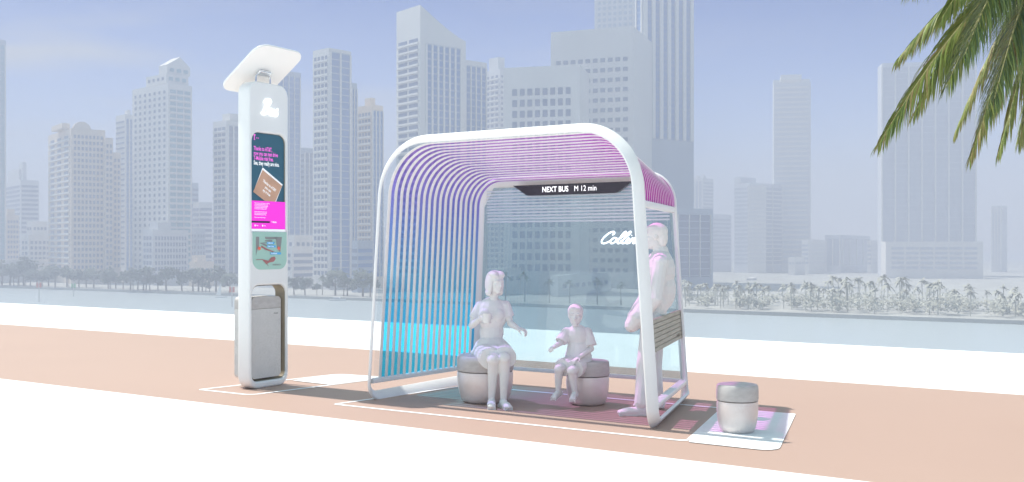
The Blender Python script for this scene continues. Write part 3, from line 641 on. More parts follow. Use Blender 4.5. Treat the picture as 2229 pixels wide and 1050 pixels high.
# --- the seated woman
def woman():
    A = AT; f = Vector((.58, -.80, -.04)).normalized()
    root = thing('person', Vector((A(1068, HY, 9.9).x, 9.75, 0)), 'woman with bobbed hair and short dress seated on stool holding a mug', 'person', 'people at the shelter')
    hipR, hipL = A(1056, 768, 9.98), A(1086, 768, 9.98); pel = A(1070, 765, 10.0); wst = A(1070, 722, 10.02); chs = A(1071, 684, 10.0); nk = A(1075, 652, 9.98); hc = A(1079, 617, 9.94)
    kR, kL = A(1074, 784, 9.60), A(1099, 781, 9.60); aR, aL = A(1070, 868, 9.66), A(1096, 870, 9.62)
    sR, sL = A(1045, 665, 10.0), A(1101, 665, 10.0); eR, eL = A(1027, 709, 9.98), A(1111, 704, 9.98); wR, wL = A(1047, 693, 9.76), A(1127, 715, 9.78)
    X_, Y_ = Vector((1, 0, 0)), Vector((0, 1, 0))
    mb = MB()
    mb.sphere(chs, (X_ * .145, Y_ * .095, ZX * .17)); mb.sphere(wst, (X_ * .108, Y_ * .082, ZX * .13)); mb.sphere(pel + ZX * .03, (X_ * .165, Y_ * .13, ZX * .115))
    for x in (-1, 1): mb.sphere(chs + X_ * .062 * x + Vector((0, -.075, -.005)), (X_ * .05, Y_ * .035, ZX * .055))
    mb.chain([sR, chs + ZX * .09, sL], [.046, .07, .046]); mb.chain([nk - ZX * .05, nk + ZX * .03, hc - ZX * .05], [.052, .044, .046])
    for a, b, c in ((hipR, kR, aR), (hipL, kL, aL)):
        mb.chain([a, a.lerp(b, .5), b], [.088, .075, .058]); mb.chain([b, b.lerp(c, .3) + Vector((0, .022, 0)), b.lerp(c, .7), c], [.052, .056, .042, .033])
    mb.chain([sR, eR], [.042, .034]); mb.chain([eR, eR.lerp(wR, .35), wR], [.034, .036, .024]); mb.chain([sL, eL], [.042, .034]); mb.chain([eL, eL.lerp(wL, .35), wL], [.034, .035, .023])
    P = head(mb, hc, f, .225)
    hand(mb, wR, A(1062, 690, 9.70) - wR, Vector((.25, .9, 0)), .165, .62, -1)
    hand(mb, wL, A(1142, 719, 9.74) - wL, Vector((0, .1, -1)), .155, .50, -1)
    remesh(mb, .0065, .085).obj('body', m_fig, root)
    mb = MB()                                                            # short-sleeved dress
    mb.sphere(chs, (X_ * .158, Y_ * .112, ZX * .172)); mb.sphere(wst, (X_ * .122, Y_ * .100, ZX * .14)); mb.sphere(pel + ZX * .02, (X_ * .182, Y_ * .15, ZX * .135))
    for x in (-1, 1): mb.sphere(chs + X_ * .062 * x + Vector((0, -.08, -.005)), (X_ * .06, Y_ * .045, ZX * .066))
    mb.chain([sR, chs + ZX * .07, sL], [.048, .075, .048]); mb.frus(sR, sR.lerp(eR, .66), .048, .060); mb.frus(sL, sL.lerp(eL, .66), .048, .058)
    for a, b, s_ in ((hipR, kR, -1), (hipL, kL, 1)): mb.frus(a + X_ * .03 * s_ + Vector((0, .05, 0)), a.lerp(b, .84) + Vector((.014 * s_, 0, .0)), .105, .108)
    mb.sphere(pel.lerp((kR + kL) / 2, .45), (X_ * .165, Y_ * .19, ZX * .095))
    mb.sphere(pel + Vector((0, .01, -.02)), (X_ * .215, Y_ * .17, ZX * .075))
    remesh(mb, .009, .06, 1).obj('dress', m_cloth, root)
    mb = MB()                                                            # hair
    s = .225; r = f.cross(ZX); Q = lambda x, y, z: hc + r * x * s + f * y * s + ZX * z * s
    E = lambda x, y, z, a, b, d: mb.sphere(Q(x, y, z), (r * a * s, f * b * s, ZX * d * s))
    E(0, -.09, .20, .385, .43, .37); E(0, -.30, -.10, .34, .26, .46); E(-.14, .21, .35, .19, .14, .11); E(.15, .20, .34, .18, .14, .10)
    for x in (-1, 1): E(x * .30, -.10, -.05, .11, .27, .42); E(x * .31, -.12, -.40, .11, .20, .16); E(x * .17, .05, .40, .2, .26, .14)
    E(-.12, -.30, -.46, .26, .16, .13); E(.13, -.28, -.45, .2, .15, .11)
    remesh(mb, .008, .10, 2).obj('hair', m_hair, root)
    for a, toe in ((aR, A(1070, 891, 9.46)), (aL, A(1110, 896, 9.42))):
        d = Vector((toe.x - a.x, toe.y - a.y, 0)).normalized(); heel = Vector((a.x, a.y, 0)) - d * .05; L = .235
        mb = MB(); shoe(mb, heel + ZX * .004, heel + d * L + ZX * .004, .085, .075); remesh(mb, .006, .09).obj('shoe', m_cloth, root)
    c = A(1060, 693, 9.66)
    mg = thing('mug', c - ZX * .05, 'white mug held up in the hand of the seated woman', 'mug'); mb = MB(); o = c - ZX * .05
    mb.lathe(o, [(.034, 0), (.04, .006), (.0415, .05), (.0425, .094), (.0425, .098), (.037, .098), (.036, .03), (.0, .028)], 28); mb.obj('cup', m_mug, mg, smooth=True)
    mb = MB(); mb.tube(crom([o + Vector((-.041, 0, .08)), o + Vector((-.068, 0, .074)), o + Vector((-.070, 0, .035)), o + Vector((-.041, 0, .022))], 5), .0065, 8); mb.obj('handle', m_mug, mg, smooth=True)
woman()

# --- the child
def child():
    A = AT; f = Vector((-.10, -1, -.05)).normalized(); X_, Y_ = Vector((1, 0, 0)), Vector((0, 1, 0))
    root = thing('person', Vector((A(1262, HY, 9.8).x, 9.7, 0)), 'small child in shirt and shorts seated on round stool reaching out', 'person', 'people at the shelter')
    pel = A(1262, 784, 9.83); wst = A(1259, 758, 9.84); chs = A(1257, 734, 9.84); nk = A(1254, 711, 9.84); hc = A(1252.5, 688, 9.82)
    hR, hL = A(1250, 788, 9.82), A(1273, 788, 9.82); kR, kL = A(1217, 804, 9.60), A(1245, 808, 9.52); aR, aL = A(1215, 848, 9.64), A(1251, 851, 9.56)
    sR, sL = A(1233, 722, 9.84), A(1279, 722, 9.84); eR, eL = A(1220, 747, 9.78), A(1287, 760, 9.80); wR, wL = A(1206, 756, 9.62), A(1260, 779, 9.62)
    mb = MB()
    mb.sphere(chs, (X_ * .10, Y_ * .075, ZX * .12)); mb.sphere(wst, (X_ * .092, Y_ * .078, ZX * .10)); mb.sphere(pel + ZX * .015, (X_ * .105, Y_ * .095, ZX * .075))
    mb.chain([sR, chs + ZX * .05, sL], [.034, .05, .034]); mb.chain([nk - ZX * .03, hc - ZX * .06], [.038, .038])
    for a, b, c in ((hR, kR, aR), (hL, kL, aL)): mb.chain([a, b], [.064, .048]); mb.chain([b, b.lerp(c, .35) + Vector((0, .012, 0)), c], [.044, .043, .028])
    mb.chain([sR, eR, wR], [.034, .029, .02]); mb.chain([sL, eL, wL], [.034, .029, .021])
    head(mb, hc, f, .212)
    hand(mb, wR, A(1197, 758, 9.54) - wR, Vector((.2, 0, -1)), .115, .5, -1); hand(mb, wL, A(1248, 784, 9.56) - wL, Vector((0, 0, -1)), .115, .3, 1)
    remesh(mb, .0055, .09).obj('body', m_fig, root)
    mb = MB(); mb.sphere(chs, (X_ * .112, Y_ * .09, ZX * .125)); mb.sphere(wst, (X_ * .112, Y_ * .098, ZX * .11)); mb.frus(wst + ZX * .05, wst - ZX * .085, .095, .135)
    mb.chain([sR, chs + ZX * .04, sL], [.043, .055, .043]); mb.frus(sR, sR.lerp(eR, .9), .045, .062); mb.frus(sL, sL.lerp(eL, .82), .045, .064)
    remesh(mb, .008, .07, 1).obj('shirt', m_cloth, root)
    mb = MB(); mb.sphere(pel + ZX * .01, (X_ * .12, Y_ * .11, ZX * .08))
    for a, b in ((hR, kR), (hL, kL)): mb.frus(a, a.lerp(b, .80), .076, .088)
    remesh(mb, .008, .07, 1).obj('shorts', m_cloth, root)
    mb = MB(); s = .212; r = f.cross(ZX); Q = lambda x, y, z: hc + r * x * s + f * y * s + ZX * z * s
    E = lambda x, y, z, a, b, d: mb.sphere(Q(x, y, z), (r * a * s, f * b * s, ZX * d * s))
    E(0, -.08, .20, .365, .44, .36); E(0, -.26, -.04, .32, .25, .38); E(0, .19, .33, .28, .18, .13)
    remesh(mb, .007, .10, 1).obj('hair', m_hair, root)
    for a, toe in ((aR, A(1199, 863, 9.5)), (aL, A(1242, 867, 9.40))):
        d = (toe - a); d.z = 0; d = d.normalized(); d = Vector((d.x, d.y, -.28)).normalized(); heel = a - ZX * .055 - d * .035
        mb = MB(); shoe(mb, heel, heel + d * .15, .062, .06); remesh(mb, .005, .09).obj('shoe', m_cloth, root)
child()

# --- the standing man, leaning back on the planks
def man():
    A = AT; f = Vector((-1, .12, -.03)).normalized(); D = Vector((-.985, .17, 0)); S_ = Vector((.17, .985, 0))       # facing left; S_ to his far side
    root = thing('person', Vector((A(1405, HY, 9.2).x, 9.25, 0)), 'standing man in jacket and trousers leaning behind the right shelter post', 'person', 'people at the shelter')
    pel = A(1421, 690, 9.46); wst = A(1430, 655, 9.46); chs = A(1437, 590, 9.48); nk = A(1438, 548, 9.48); hc = A(1426, 516, 9.46)
    hN, hF = A(1419, 700, 9.34), A(1425, 700, 9.56); kN, kF = A(1403, 795, 9.24), A(1424, 795, 9.52); aN, aF = A(1396, 878, 9.17), A(1429, 862, 9.56)
    sN, sF = A(1438, 572, 9.28), A(1434, 572, 9.66); eN, eF = A(1428, 650, 9.22), A(1402, 648, 9.68); wN, wF = A(1403, 688, 9.28), A(1394, 688, 9.57)
    mb = MB()
    mb.sphere(chs, (D * .125, S_ * .17, ZX * .20)); mb.sphere(wst, (D * .11, S_ * .14, ZX * .17)); mb.sphere(pel, (D * .125, S_ * .155, ZX * .13))
    mb.chain([sN, chs + ZX * .10, sF], [.06, .085, .06]); mb.chain([nk - ZX * .06, nk, hc - ZX * .05], [.07, .058, .058])
    for a, b, c in ((hN, kN, aN), (hF, kF, aF)): mb.chain([a, b], [.095, .062]); mb.chain([b, b.lerp(c, .3), c], [.06, .06, .042])
    mb.chain([sN, eN, wN], [.055, .042, .03]); mb.chain([sF, eF, wF], [.055, .042, .03])
    head(mb, hc, f, .245)
    hand(mb, wN, Vector((-.5, .15, -.85)), S_, .17, .35, 1); hand(mb, wF, Vector((-.4, -.2, -.9)), -S_, .17, .35, -1)
    remesh(mb, .007, .07).obj('body', m_fig, root)
    mb = MB()                                                            # jacket, its skirts pushed forward by the pockets
    mb.sphere(chs, (D * .145, S_ * .185, ZX * .21)); mb.sphere(A(1443, 630, 9.48), (D * .125, S_ * .17, ZX * .20)); mb.sphere(wst, (D * .125, S_ * .16, ZX * .145)); mb.sphere(A(1427, 682, 9.46), (D * .105, S_ * .165, ZX * .12)); mb.sphere(A(1412, 688, 9.44), (D * .135, S_ * .18, ZX * .11))
    mb.chain([sN, chs + ZX * .115, sF], [.075, .095, .075]); mb.chain([nk - ZX * .03, nk + ZX * .005], [.085, .075])
    for s0, e, w_ in ((sN, eN, wN), (sF, eF, wF)): mb.chain([s0, e, w_], [.076, .064, .052])
    mb.chain([A(1410, 650, 9.56), A(1388, 688, 9.54), A(1375, 708, 9.52)], [.09, .10, .07]); mb.chain([A(1410, 655, 9.30), A(1392, 690, 9.28), A(1378, 707, 9.30)], [.085, .09, .065])
    mb.sphere(A(1382, 704, 9.44), (D * .06, S_ * .15, ZX * .07))
    remesh(mb, .011, .045, 2).obj('jacket', m_cloth, root)
    mb = MB(); mb.sphere(pel, (D * .135, S_ * .165, ZX * .13))
    for a, b, c in ((hN, kN, aN), (hF, kF, aF)): mb.chain([a, b, c + ZX * .01], [.105, .078, .068])
    remesh(mb, .010, .05, 2).obj('trousers', m_cloth, root)
    for a, yaw in ((aN, 0), (aF, .1)):
        d = Vector((-.99, -.05 + yaw, 0)).normalized(); heel = Vector((a.x, a.y, 0)) - d * .07
        mb = MB(); shoe(mb, heel + ZX * .004, heel + d * .285 + ZX * .004, .10, .085); remesh(mb, .007, .09).obj('shoe', m_cloth, root)
    mb = MB(); s = .245; u = (ZX - f * ZX.dot(f)).normalized(); r = f.cross(u); Q = lambda x, y, z: hc + r * x * s + f * y * s + u * z * s
    E = lambda x, y, z, a, b, d: mb.sphere(Q(x, y, z), (r * a * s, f * b * s, u * d * s))
    E(0, -.08, .20, .345, .425, .345); E(0, -.26, -.03, .30, .23, .38); E(0, .18, .33, .25, .17, .11)
    remesh(mb, .008, .08, 2).obj('hair', m_hair, root)
man()

# ------------------------------------------------------------------ the near palm, trunk just out of frame on the right
random.seed(5)
def leafmat(name, c0, c1, c2):
    m = M(name, c0, .45, .5); nt = m.node_tree; L = nt.links; b = nt.nodes['Principled BSDF']
    at = nt.nodes.new('ShaderNodeUVMap'); sx = nt.nodes.new('ShaderNodeSeparateXYZ'); r = nt.nodes.new('ShaderNodeValToRGB'); e = r.color_ramp.elements
    e.new(.5)
    for q, (p, c) in zip(e, [(0, c0), (.55, c1), (1, c2)]): q.position = p; q.color = (*c, 1)
    L.new(at.outputs[0], sx.inputs[0]); L.new(sx.outputs[0], r.inputs[0]); L.new(r.outputs[0], b.inputs['Base Color'])
    return m
m_fr = leafmat('palm_leaflets', (.07, .12, .03), (.22, .28, .055), (.30, .22, .09))
m_rach = M('palm_rib', (.26, .25, .09), .5, var=.15)
m_bark = M('palm_bark', (.24, .20, .16), .9, var=.25, scale=14, bump=.6, bscale=30)
crown = Vector((4.62, 8.1, 4.02))
palm = thing('palm_tree', (4.75, 8.3, 0), 'coconut palm with fronds hanging in from the top right corner', 'palm tree')
mb = MB(); tp_ = [Vector((4.75, 8.3, 0)), Vector((4.80, 8.28, 1.3)), Vector((4.74, 8.2, 2.7)), crown - ZX * .05]
pts = crom(tp_, 8); mb.tube(pts, [.15 - .05 * i / (len(pts) - 1) + (.008 if i % 2 else 0) for i in range(len(pts))], 12); mb.obj('trunk', m_bark, palm, smooth=True)
def frond(tip, lift, L0=.52, n=58, droop=.75, dry=.2, start=.12):
    a = crown.copy(); d = tip - a; mid = a + d * .45 + ZX * lift
    pt = lambda t: a * (1 - t) ** 2 + mid * 2 * t * (1 - t) + tip * t * t
    tg = lambda t: ((mid - a) * (1 - t) + (tip - mid) * t).normalized()
    mb = MB(); mb.tube([pt(i / 14) for i in range(15)], [.017 * (1 - i / 14) + .003 for i in range(15)], 6); rb = mb
    lv = MB(); uv = []
    for i in range(n):
        t = start + (1 - start) * (i + random.random() * .6) / n
        for sd in (-1, 1):
            if random.random() < .04: continue
            p = pt(min(t, 1)); T = tg(min(t, 1)); s_ = T.cross(ZX).normalized() * sd
            L = L0 * (math.sin(math.pi * (.16 + .80 * t)) ** .7) * random.uniform(.82, 1.1)
            v = (s_ * (.75 - .35 * t) + T * (.55 + .55 * t) + ZX * random.uniform(-.05, .22)).normalized(); w = random.uniform(.004, .0075)
            q = [p]; dv = v.copy()
            for j in range(4):
                dv = (dv - ZX * droop * (.16 + .16 * j) + Vector((random.gauss(0, .04), random.gauss(0, .04), 0))).normalized(); q.append(q[-1] + dv * L / 4)
            c = min(1, max(0, random.gauss(.36 + dry, .24))); o = len(lv.v)
            nb = dv.cross(s_); nb = nb.normalized() if nb.length > 1e-4 else T
            wd = (T - dv * T.dot(dv)); wd = wd.normalized() if wd.length > 1e-3 else T
            vs = []
            for j, x in enumerate(q):
                ww = w * (.6, 1, .95, .62, .06)[j]; vs += [x - wd * ww, x + nb * ww * .35, x + wd * ww]
            lv.add(vs, [f_ for j in range(4) for f_ in ((j * 3, j * 3 + 1, j * 3 + 4, j * 3 + 3), (j * 3 + 1, j * 3 + 2, j * 3 + 5, j * 3 + 4))])
            uv += [(min(1, c + (.28 if jj >= 12 else 0)), 0) for jj in range(15)]
    fr = lv.obj('frond', m_fr, palm, uv=uv); rb.obj('rib', m_rach, fr, smooth=True)
A_ = AT
frond(A_(1914, 312, 7.5), .62, 0.60, 197, .85, .15)
frond(A_(1990, 250, 7.8), .70, 0.54, 163, .85, .25)
frond(A_(2112, 345, 7.9), .55, 0.50, 150, .9, .35)
frond(A_(1956, 128, 8.3), .50, 0.56, 172, .85, .12)
frond(A_(2140, 262, 7.3), .75, 0.63, 172, .75, -.10)
frond(A_(2060, 190, 7.1), .80, 0.60, 163, .75, -.05)
frond(A_(2165, 215, 6.9), .9, 0.65, 156, .7, -.25)
frond(A_(2100, 120, 6.6), .9, 0.65, 156, .7, -.2)
frond(A_(2050, 40, 7.4), .7, 0.60, 150, .85, .1)
frond(A_(2190, 130, 8.8), .7, 0.60, 150, .8, .3)
frond(A_(2080, 290, 8.6), .6, 0.50, 137, .95, .3)
frond(A_(2218, 310, 8.6), .45, 0.54, 141, .9, .2)
frond(A_(2000, -70, 9.2), .55, 0.60, 141, .9, .0)
frond(A_(1985, -20, 6.4), .50, 0.60, 141, .95, .1)
frond(A_(2175, 330, 8.2), .55, 0.55, 150, .95, .2)
for az, el in ((-20, .5), (25, .6), (70, .4), (110, .7), (-60, .3)):
    frond(crown + Vector((math.cos(R(az)) * 1.9, math.sin(R(az)) * 1.9, -.5 + el)), .8, .5, 40, .8, .1)

# ------------------------------------------------------------------ the city across the bay, some facade colours paled to carry haze
random.seed(11)
GZ = WZ + 1.2
w_white = M('city_white', (.66, .65, .64), 0.8, 0.2, var=0.05, scale=0.06)
w_cream = M('city_cream', (.66, .56, .47), 0.8, 0.2, var=0.05, scale=0.06)
w_pale = M('city_pale_grey', (.58, .59, .62), 0.8, 0.2, var=0.05, scale=0.06)
w_blue = M('city_blue_grey', (.36, .42, .51), 0.7, 0.3, var=0.06, scale=0.06)
g_mist = M('city_mist_glass', (.34, .38, .46), 0.2, 0.6, var=0.15, scale=0.2)  # glass paled so that haze is painted into its colour
w_mist = M('city_mist_grey', (.52, .55, .61), 0.8, 0.2, var=0.04, scale=0.06)  # wall colour with haze painted in, for the faded towers
w_dark = M('city_slate', (.25, .30, .38), 0.6, 0.3, var=0.08, scale=0.06)
g_dark = M('city_glass', (.11, .15, .25), 0.2, 0.6, var=0.25, scale=0.2)
g_blue = M('city_blue_glass', (.06, .17, .40), 0.2, 0.6, var=0.25, scale=0.12)
g_aqua = M('city_aqua_glass', (.16, .32, .40), 0.2, 0.6, var=0.2, scale=0.12)
def yshore(px): return 48400 / (88 + .0345 * px)
CUBES = {}
def unit(mat):
    if mat.name not in CUBES:
        mb = MB(); mb.box((-.5, -.5, -.5), (1, 0, 0), (0, 1, 0), (0, 0, 1))
        me = bpy.data.meshes.new('pane_' + mat.name); me.from_pydata(mb.v, [], mb.f); me.materials.append(mat); CUBES[mat.name] = me
    return CUBES[mat.name]
COUNT = {}
def pane(root, name, mat, o, d, nn, w, h, dep):
    ob = bpy.data.objects.new(name, unit(mat)); COL.objects.link(ob); ob.parent = root
    ob.location = o - ORG[root]; ob.rotation_euler = (0, 0, math.atan2(d.y, d.x)); ob.scale = (w, dep, h); return ob
def facade(root, o, d, nn, Wd, H, sp):
    """o: lower corner, d: along, nn: outwards"""
    k = sp['k']; st = sp.get('storey', 3.45); mx = sp.get('mx', .05) * Wd; zt = sp.get('top', 3.0); zb = sp.get('bot', 6.0)
    rows = max(1, int((H - zt - zb) / st)); gl = sp.get('glass', g_dark); dep = .5
    if k in ('grid', 'balcony'):
        cols = sp['cols']; cw = (Wd - 2 * mx) / cols; ww = cw * sp.get('fw', .55); hh = st * sp.get('fh', .55); many = MB()
        for r_ in range(rows):
            for c in range(cols):
                p = o + d * (mx + (c + .5) * cw) + ZX * (H - zt - (r_ + .5) * st)
                n_ = COUNT.get((root, 'w'), 0)
                if n_ < 98: pane(root, 'window', gl, p, d, nn, ww, hh, dep); COUNT[(root, 'w')] = n_ + 1
                else: many.box(p - d * ww / 2 - nn * dep / 2 - ZX * hh / 2, d * ww, nn * dep, ZX * hh)
        if many.v: q = many.obj('window_rows', gl, root); q['kind'] = 'stuff'
    if k == 'band':
        for r_ in range(rows):
            pane(root, 'window_band', gl, o + d * Wd / 2 + ZX * (H - zt - (r_ + .5) * st), d, nn, Wd - 2 * mx, st * sp.get('fh', .5), dep)
    if k == 'balcony' or k == 'slabs':
        many = MB()
        if k == 'slabs': pane(root, 'glazing', gl, o + d * Wd / 2 + ZX * (H - zt + zb) / 2, d, nn, Wd - 2 * mx, H - zt - zb, dep)
        for r_ in range(rows):
            n_ = COUNT.get((root, 'b'), 0); p = o + d * Wd / 2 + nn * sp.get('out', .8) / 2 + ZX * (H - zt - (r_ + 1) * st + .35)
            pane(root, 'balcony', sp.get('slab', w_white), p, d, nn, (Wd - 2 * mx) * sp.get('bw', 1), sp.get('bh', .9), sp.get('out', .8) + .3); COUNT[(root, 'b')] = n_ + 1
        for c in range(sp.get('fins', 0) + 1 if sp.get('fins') else 0):
            pane(root, 'pier', sp.get('slab', w_white), o + d * (mx + c * (Wd - 2 * mx) / sp['fins']) + nn * .4 + ZX * H / 2, d, nn, sp.get('finw', .8), H - .5, 1.0)
    if k == 'curtain':
        pane(root, 'glazing', gl, o + d * Wd / 2 + ZX * (H - zt + zb) / 2, d, nn, Wd - 2 * mx, H - zt - zb, dep)
        many = MB()
        for r_ in range(rows + 1): many.box(o + d * mx + nn * .2 + ZX * (H - zt - r_ * st - .2), d * (Wd - 2 * mx), nn * .25, ZX * sp.get('lw', .35))
        many.obj('floor_trim', sp.get('slab', w_blue), root)
        for c in range(sp.get('fins', 4) + 1):
            pane(root, 'pilaster', sp.get('fin', w_white), o + d * (mx + c * (Wd - 2 * mx) / sp.get('fins', 4)) + nn * .3 + ZX * (H - zt + zb) / 2, d, nn, sp.get('finw', .8), H - zt - zb, sp.get('find', .9))
def block(root, xl, xc, xr, ytop, Y, a, mat, L=None, Rt=None, ybot=None, name='wall', pent=(), parapet=1.2):
    ul, uc, ur = [(x - CX) / F for x in (xl, xc, xr)]
    C = Vector((uc * Y, Y, 0)); a = R(a); dl = Vector((-math.cos(a), math.sin(a), 0)); dr = Vector((math.sin(a), math.cos(a), 0))
    tl = (ul * Y - C.x) / (dl.x - ul * dl.y); tr = (ur * Y - C.x) / (dr.x - ur * dr.y)
    if tr <= 0 or tr > 90: tr = 18.0
    if tl <= 0: tl = 18.0
    zt = CH + (HY - ytop) / F * Y; zb = GZ if ybot is None else CH + (HY - ybot) / F * Y
    C.z = zb; H = zt - zb
    if root is None: return C
    mb = MB(); mb.box(C, dl * tl, dr * tr, ZX * H)
    mb.obj(name, mat, root)
    for (u0, u1, v0, v1, h) in pent:
        q = MB(); q.box(C + dl * tl * u0 + dr * tr * v0 + ZX * (H + .01), dl * tl * (u1 - u0), dr * tr * (v1 - v0), ZX * h); q.obj('roof_block', mat, root)
    nl, nr = -dr, -dl
    if L: facade(root, C + dl * tl, -dl, nl, tl, H, L)
    if Rt: facade(root, C, dr, nr, tr, H, Rt)
    return dict(C=C, dl=dl, dr=dr, tl=tl, tr=tr, H=H, zt=zt)
def building(label, blocks, cat='tower', name='office_tower', group=None):
    if blocks[0]['p'][0] > 1500:                            # the quarter on the right lies further inland
        for b in blocks:
            xl, xc, xr, yt, Y = b['p']; q = min(1.55, 144 * 2200 / (540 - yt) / Y if yt < 520 else 1.55); b['p'] = (xl, xc, xr, yt, Y * max(1, q))
    b0 = blocks[0]; C = block(None, *b0['p'], a=b0['a'], mat=None)
    root = thing(name, (C.x, C.y, GZ), label, cat, group); info = []
    for b in blocks: info.append(block(root, *b['p'], a=b['a'], mat=b['m'], L=b.get('L'), Rt=b.get('R'), ybot=b.get('yb'), pent=b.get('pent', ())))
    return root, info
def B(xl, xc, xr, ytop, Y, a, m, L=None, Rt=None, **k): return dict(p=(xl, xc, xr, ytop, Y), a=a, m=m, L=L, R=Rt, **k)
G = lambda cols, fw=.55, fh=.55, **k: dict(k='grid', cols=cols, fw=fw, fh=fh, **k)
BD = lambda **k: dict(k='band', **k)
CU = lambda **k: dict(k='curtain', **k)
SL = lambda **k: dict(k='slabs', **k)
BA = lambda cols, **k: dict(k='balcony', cols=cols, **k)

building('greenish glass tower cut off by the left edge of the photo', [B(-70, -30, 13, 82, 640, 40, w_blue, SL(), CU(glass=g_aqua, fins=3, slab=w_blue))], name='glass_tower')
building('low grey banded office block behind the greenish tower at far left', [B(10, 45, 85, 392, 760, 50, w_pale, BD(), BD(), pent=((.2, .9, .1, .5, 9), (.1, .3, .2, .4, 14)))], 'office block', 'office_block')
building('white stepped terrace building among the trees at far left', [B(46, 62, 112, 512, 640, 45, w_white, G(2), G(5, .6)), B(58, 70, 104, 482, 655, 45, w_white, G(2), G(4, .6), yb=512)], 'apartment block', 'apartment_block')
building('pale small block with arched roofline beside the leftmost tower', [B(5, 14, 42, 468, 690, 45, w_cream, G(2), G(4, .6)), B(8, 16, 32, 455, 695, 45, w_cream, yb=468)], 'apartment block', 'apartment_block')
building('long low white waterfront pavilion under dark trees at far left', [B(-20, -10, 112, 566, 595, 15, w_white, None, BD(bot=1, top=1, storey=3, glass=w_pale))], 'pavilion', 'waterfront_pavilion')
r_, i_ = building('broad cream apartment tower with round crest and stepped right shoulder', [
    B(105, 155, 229, 279, 585, 52, w_cream, BA(3, fw=.5, out=.6), G(8, .55, .55)),
    B(215, 229, 246, 300, 592, 52, w_cream, None, G(2)), B(235, 246, 263, 332, 598, 52, w_cream, None, G(2)),
    B(112, 135, 152, 268, 588, 52, w_cream, None, None, yb=279)], 'apartment tower', 'apartment_tower')
mb = MB(); b0 = i_[0]; cc = b0['C'] + ZX * b0['H'] + b0['dr'] * 6
pts = [cc + b0['dr'] * (5 * math.cos(R(t))) + ZX * (4.5 * math.sin(R(t)) - .4) for t in range(0, 181, 15)]
slab(mb, pts, b0['dl'] * 2); mb.obj('roof_crest', w_cream, r_)
building('slim pale tower squeezed between two apartment towers', [B(252, 272, 290, 249, 660, 45, w_white, BD(fh=.35), CU(fins=2, glass=g_blue)), B(272, 278, 284, 240, 664, 45, w_white, yb=249)], 'tower', 'slim_tower')
r_, i_ = building('tall white apartment tower with gabled roof and aqua glass side', [
    B(288, 366, 418, 181, 575, 40, w_white, G(7, .34, .5, mx=.03), BA(3, glass=g_aqua, fw=.8, fh=.7, bw=.98)),
    B(318, 362, 410, 160, 579, 40, w_white, G(4, .4, .5, top=1, bot=0), G(3, .6, .6, top=1, bot=0, glass=g_aqua), yb=181),
    B(346, 364, 414, 141, 582, 40, w_white, None, G(3, .6, .6, top=1, bot=0, glass=g_aqua), yb=160)], 'apartment tower', 'apartment_tower')
b2 = i_[2]; mb = MB(); e0 = b2['C'] + ZX * (b2['H'] + .01); e1 = e0 + b2['dr'] * b2['tr']; em = e0 + b2['dr'] * b2['tr'] * .55 + ZX * 5.5
slab(mb, [e0, e1, em], b2['dl'] * b2['tl']); mb.obj('gable_roof', w_white, r_)
building('bluish podium block with square window grid before the gabled tower', [B(311, 332, 410, 500, 560, 35, w_pale, G(3, .6, .6), G(11, .55, .6, bot=3)), B(326, 344, 372, 484, 563, 35, w_pale, yb=500)], 'podium block', 'podium_block')
building('grey narrow slab behind the gabled tower on its right', [B(405, 418, 432, 398, 680, 45, w_blue, BD(), BD())], 'tower', 'slim_tower')
building('dark stepped block low between gabled tower and white tower', [B(415, 428, 447, 497, 610, 45, w_blue, G(2), G(3)), B(420, 434, 462, 440, 660, 45, w_pale, BD(), BD())], 'office block', 'office_block')
building('small cream terrace houses at the shore left of the totem', [B(412, 424, 466, 570, 545, 30, w_cream, G(2, bot=1), G(4, bot=1)), B(418, 430, 448, 556, 548, 30, w_cream, yb=570)], 'terrace building', 'waterfront_terrace')
building('white apartment tower with dark paired windows just left of totem', [B(464, 493, 545, 262, 575, 42, w_white, BA(3, fw=.7, fh=.6), CU(fins=4, glass=g_dark)), B(484, 500, 530, 247, 580, 42, w_white, yb=262)], 'apartment tower', 'apartment_tower')
building('dark blue glass tower rising behind the totem screen', [B(540, 600, 655, 150, 610, 38, w_blue, CU(fins=5, glass=g_blue), CU(fins=4, glass=g_blue, finw=.5)), ], 'glass tower', 'glass_tower')
building('thin grey block visible between blue glass tower and lit glass tower', [B(648, 662, 682, 322, 640, 45, w_blue, BD(), CU(fins=2, glass=g_dark))], 'tower', 'slim_tower')
building('low white gridded podium on the shore right of the totem', [B(560, 636, 705, 536, 520, 30, w_white, BD(), BD(bot=2)), B(590, 640, 700, 512, 525, 30, w_white, G(5), G(5, .5), yb=536)], 'podium block', 'podium_block')
building('tall tower with pale window side and blue glass front right of totem', [
    B(681, 716, 764, 104, 500, 42, w_white, BA(4, fw=.55, fh=.6, out=.5), CU(fins=2, glass=g_blue, finw=1.0, lw=.5, top=2)),
    B(752, 764, 777, 180, 512, 42, w_blue, None, CU(fins=2, glass=g_blue, finw=.4))], 'glass tower', 'glass_tower')
building('pale apartment tower with rooftop box left of the shelter', [B(773, 809, 834, 228, 520, 45, w_cream, BA(5, fw=.6, fh=.5, out=.5), CU(fins=3, glass=g_blue, finw=.5), pent=((.2, .55, .2, .6, 4),))], 'apartment tower', 'apartment_tower')
building('low glassy block at the foot of the pale apartment tower', [B(766, 778, 812, 524, 470, 30, w_blue, BD(), BD(bot=2, glass=g_blue))], 'office block', 'office_block')
